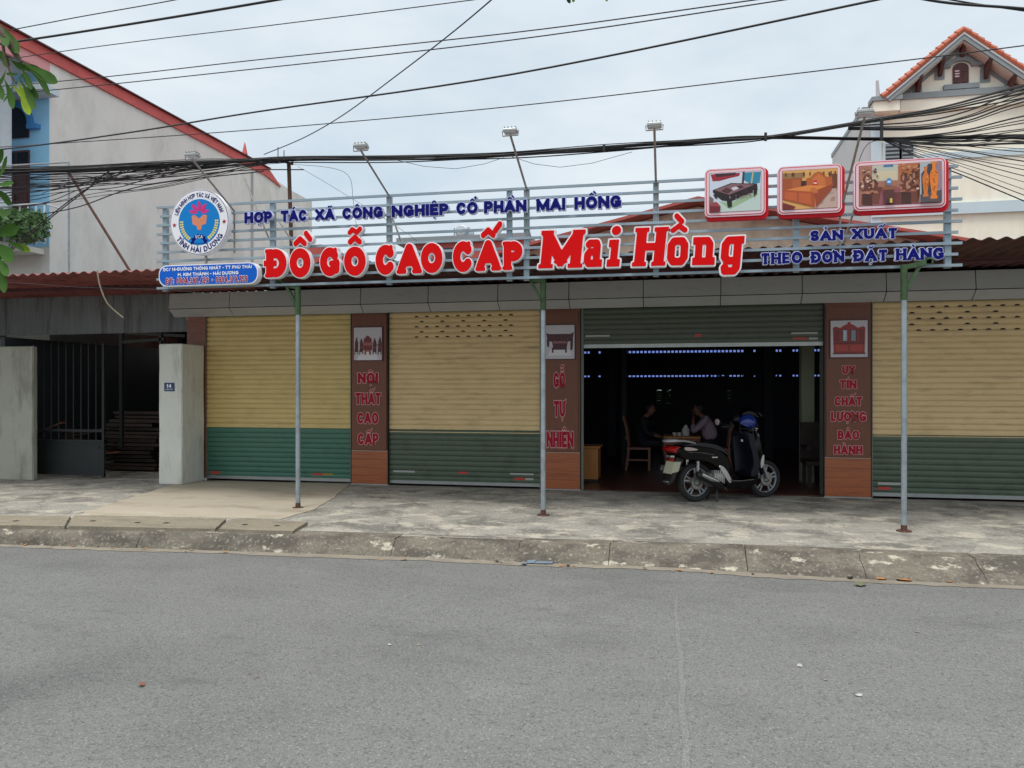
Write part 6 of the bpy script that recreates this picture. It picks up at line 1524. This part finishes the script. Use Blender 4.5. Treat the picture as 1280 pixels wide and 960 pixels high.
lp('mirror_shell', MB().ell((.650, .38, 1.055), (.018, .060, .053), 16), 'black_plastic', mr_, smooth=True)
# front fender and fork
m = MB(); vs = []; fs = []; na = 16
for i in range(na + 1):
    a = R(20 + 150 * i / na)
    for j in range(7):
        b = -1 + 2 * j / 6; r_ = RW + .035 - .03 * b * b; vs.append((WB + r_ * math.cos(a), .062 * b, RW + r_ * math.sin(a)))
fs = [(i * 7 + j, i * 7 + j + 1, (i + 1) * 7 + j + 1, (i + 1) * 7 + j) for i in range(na) for j in range(6)]
lp('front_fender', m.add(vs, fs), 'black_paint', smooth=True)
for s in (-1, 1):
    lp('fork', MB().tube([(WB, s * .085, RW), (WB - .06, s * .085, .40), (WB - .115, s * .08, .56)], [.022, .022, .020], 10), 'rim', smooth='auto')
lp('steering_column', MB().tube([(WB - .11, 0, .50), (.86, 0, .98)], .035, 10), 'black_plastic', smooth='auto')
# rear fender, light, plate
shell('rear_fender', cr2([(-.26, .62), (-.33, .62), (-.38, .48), (-.42, .34), (-.47, .27), (-.44, .26), (-.37, .32), (-.30, .46), (-.22, .58)], 3), [(-.06, 1), (.06, 1)], 'black_plastic')
lp('reflector_bar', MB().box(-.475, -.43, -.05, .05, .285, .30), 'chrome')
tlb = shell('tail_light', cr2([(-.44, .735), (-.36, .765), (-.24, .745), (-.26, .70), (-.34, .672), (-.42, .69)], 4), [(-.135, .8), (-.10, 1), (.10, 1), (.135, .8)], 'tail_red')
shell('indicator_lens', cr2([(-.27, .755), (-.15, .748), (-.05, .715), (-.15, .705), (-.26, .712)], 3), [(-.157, .92), (-.12, 1.0), (.12, 1.0), (.157, .92)], 'lens', tlb)
lp('plate_lamp', MB().box(-.42, -.36, -.05, .05, .615, .640), 'chrome'); lp('reflector', MB().box(-.40, -.35, -.035, .035, .565, .60), 'tail_red')
npl2 = lp('number_plate', MB().prism([(-.445, .40), (-.435, .40), (-.385, .56), (-.395, .56)], 'y', -.095, .095), 'plate')
npl2.rotation_euler = (0, 0, 0)
lp('plate_side', MB().prism([(-.44, .41), (-.33, .43), (-.29, .56), (-.385, .56)], 'y', -.0985, -.0955), 'plate')
lp('grab_rail', MB().tube(spline([(-.08, -.12, .80), (-.25, -.125, .835), (-.42, -.10, .835), (-.49, 0, .83), (-.42, .10, .835), (-.25, .125, .835), (-.08, .12, .80)], 4), .014, 8), 'rim', smooth='auto')
# engine, muffler, shock, swing arm, stand
lp('engine', MB().ell((.24, -.02, .30), (.16, .11, .11), 14), 'steel_dull', smooth=True)
lp('engine_case', MB().box(.20, .38, -.15, -.05, .24, .40), 'rim', bevel=.03, smooth='auto')
for k in range(6): lp('cooling_fin', MB().box(.20 + k * .03, .212 + k * .03, -.158, -.05, .25, .43), 'chrome')
mf = lp('muffler', MB().tube([(.36, -.14, .20), (.28, -.17, .235), (.10, -.175, .31), (-.06, -.175, .385), (-.10, -.175, .40)], [.02, .05, .055, .05, .03], 14), 'black_plastic', smooth='auto')
lp('heat_shield', MB().tube([(.24, -.185, .275), (.10, -.195, .33), (-.04, -.195, .395)], [.030, .046, .038], 12), 'chrome', mf, smooth='auto')
lp('exhaust_pipe', MB().tube([(.36, -.14, .20), (.42, -.12, .16), (.40, -.05, .17), (.32, -.03, .24)], .016, 8), 'rust', smooth='auto')
for s in (-1, 1): lp('shock_absorber', MB().tube([(-.02, s * .12, .36), (-.04, s * .12, .42), (-.04, s * .12, .56)], [.016, .024, .024], 8), 'chrome', smooth='auto')
shell('swing_arm', cr2([(-.06, .24), (.20, .20), (.36, .24), (.30, .36), (.05, .33), (-.06, .30)], 3), [(.06, 1), (.10, 1)], 'steel_dull')
shell('side_trim', cr2([(.30, .50), (.38, .44), (.47, .30), (.45, .24), (.36, .34), (.28, .46)], 3), [(-.168, .92), (-.152, 1)], 'chrome')
lp('badge', MB().box(.16, .25, -.157, -.150, .60, .615), 'chrome'); lp('side_line', MB().tube([(-.22, -.153, .69), (.0, -.156, .675), (.20, -.154, .64)], .004, 5), 'chrome')
lp('centre_stand', MB().bar((.30, -.07, .17), (.27, -.12, .005), .025).bar((.30, .07, .17), (.27, .12, .005), .025), 'black_plastic')
lp('key_tag', MB().box(.735, .742, -.06, -.02, .80, .83), 'white')
lp('inner_panel', MB().bar((.76, 0, .40), (.72, 0, .88), .24, .05), 'navy_paint')
# helmets hung over the handlebar
def wpt(x, y, z): c_, s_ = math.cos(hd_), math.sin(hd_); return Vector((rw.x + x * c_ - y * s_, rw.y + x * s_ + y * c_, z))
def helmet(x, y, z, m, lab, tilt, rz):
    c = wpt(x, y, z); o = empty('helmet', c, lab, 'helmet', 'helmets hung on the scooter', rz); o.rotation_euler = (tilt, .25, rz)
    vs = []; fs = []; n = 20; rows = 9
    for i in range(rows + 1):
        t = R(8) + (R(112) - R(8)) * i / rows
        for k in range(n):
            a = 2 * math.pi * k / n; front = .5 + .5 * math.cos(a); tt = t * (1 - .22 * front * (i / rows)); vs.append((.135 * math.sin(tt) * math.cos(a), .115 * math.sin(tt) * math.sin(a), .125 * math.cos(tt)))
    for i in range(rows):
        for k in range(n): fs.append((i * n + k, i * n + (k + 1) % n, (i + 1) * n + (k + 1) % n, (i + 1) * n + k))
    fs.append(tuple(range(n)))
    s_ = MB().add(vs, fs).build('shell', M[m], o, smooth=True, local=True)
    MB().prism([(.08, .045), (.17, .02), (.18, .03), (.09, .065)], 'y', -.08, .08).build('peak', M['black_plastic'], o, local=True)
    MB().tube([(.0, -.108, -.03), (.03, -.06, -.14), (.04, 0, -.16), (.03, .06, -.14), (.0, .108, -.03)], .005, 5).build('strap', M['black_plastic'], o, local=True)
    MB().tube([(math.cos(a) * .132, math.sin(a) * .113, .0) for a in np.linspace(-1.2, 1.2, 10)], .006, 5).build('trim_line', M['chrome'], o, local=True)
helmet(.74, -.16, 1.06, 'helmet_blue', 'glossy blue helmet hanging on the street side of the handlebar', .5, hd_ + .4)
helmet(.88, -.02, 1.17, 'black_paint', 'glossy black helmet perched on top of the handlebar', .1, hd_ + .1)
helmet(.92, .22, 1.08, 'navy_paint', 'dark navy helmet on the far side of the handlebar', -.4, hd_)

# pale chips of stone and paint scattered on the asphalt
for i, (px, py, s_, lab) in enumerate(((487, 806, .022, 'small pale chip on the asphalt, left one of a close pair'), (523, 806, .02, 'small pale chip on the asphalt, right one of a close pair'), (1000, 832, .03, 'flat pale chip on the asphalt, upper one at the right'), (1032, 850, .018, 'tiny pale chip on the asphalt between the two larger right ones'), (1074, 869, .028, 'bright pale chip on the asphalt, lowest one at the right'), (1147, 790, .02, 'pale chip on the asphalt furthest to the right'))):
    litter(px, py, s_, 'sand' if i % 2 else 'sticker_w', lab, 'stone chip', z=RZ + .003, n=6, grp='pale chips on the road', name='stone_chip')
for px, py, s_, lab in ((178, 855, .03, 'brown dry leaf alone on the asphalt near the lower left'), (320, 845, .016, 'tiny dark leaf scrap on the asphalt right of the brown one')):
    litter(px, py, s_, 'wood_mid', lab, 'leaf', n=6)
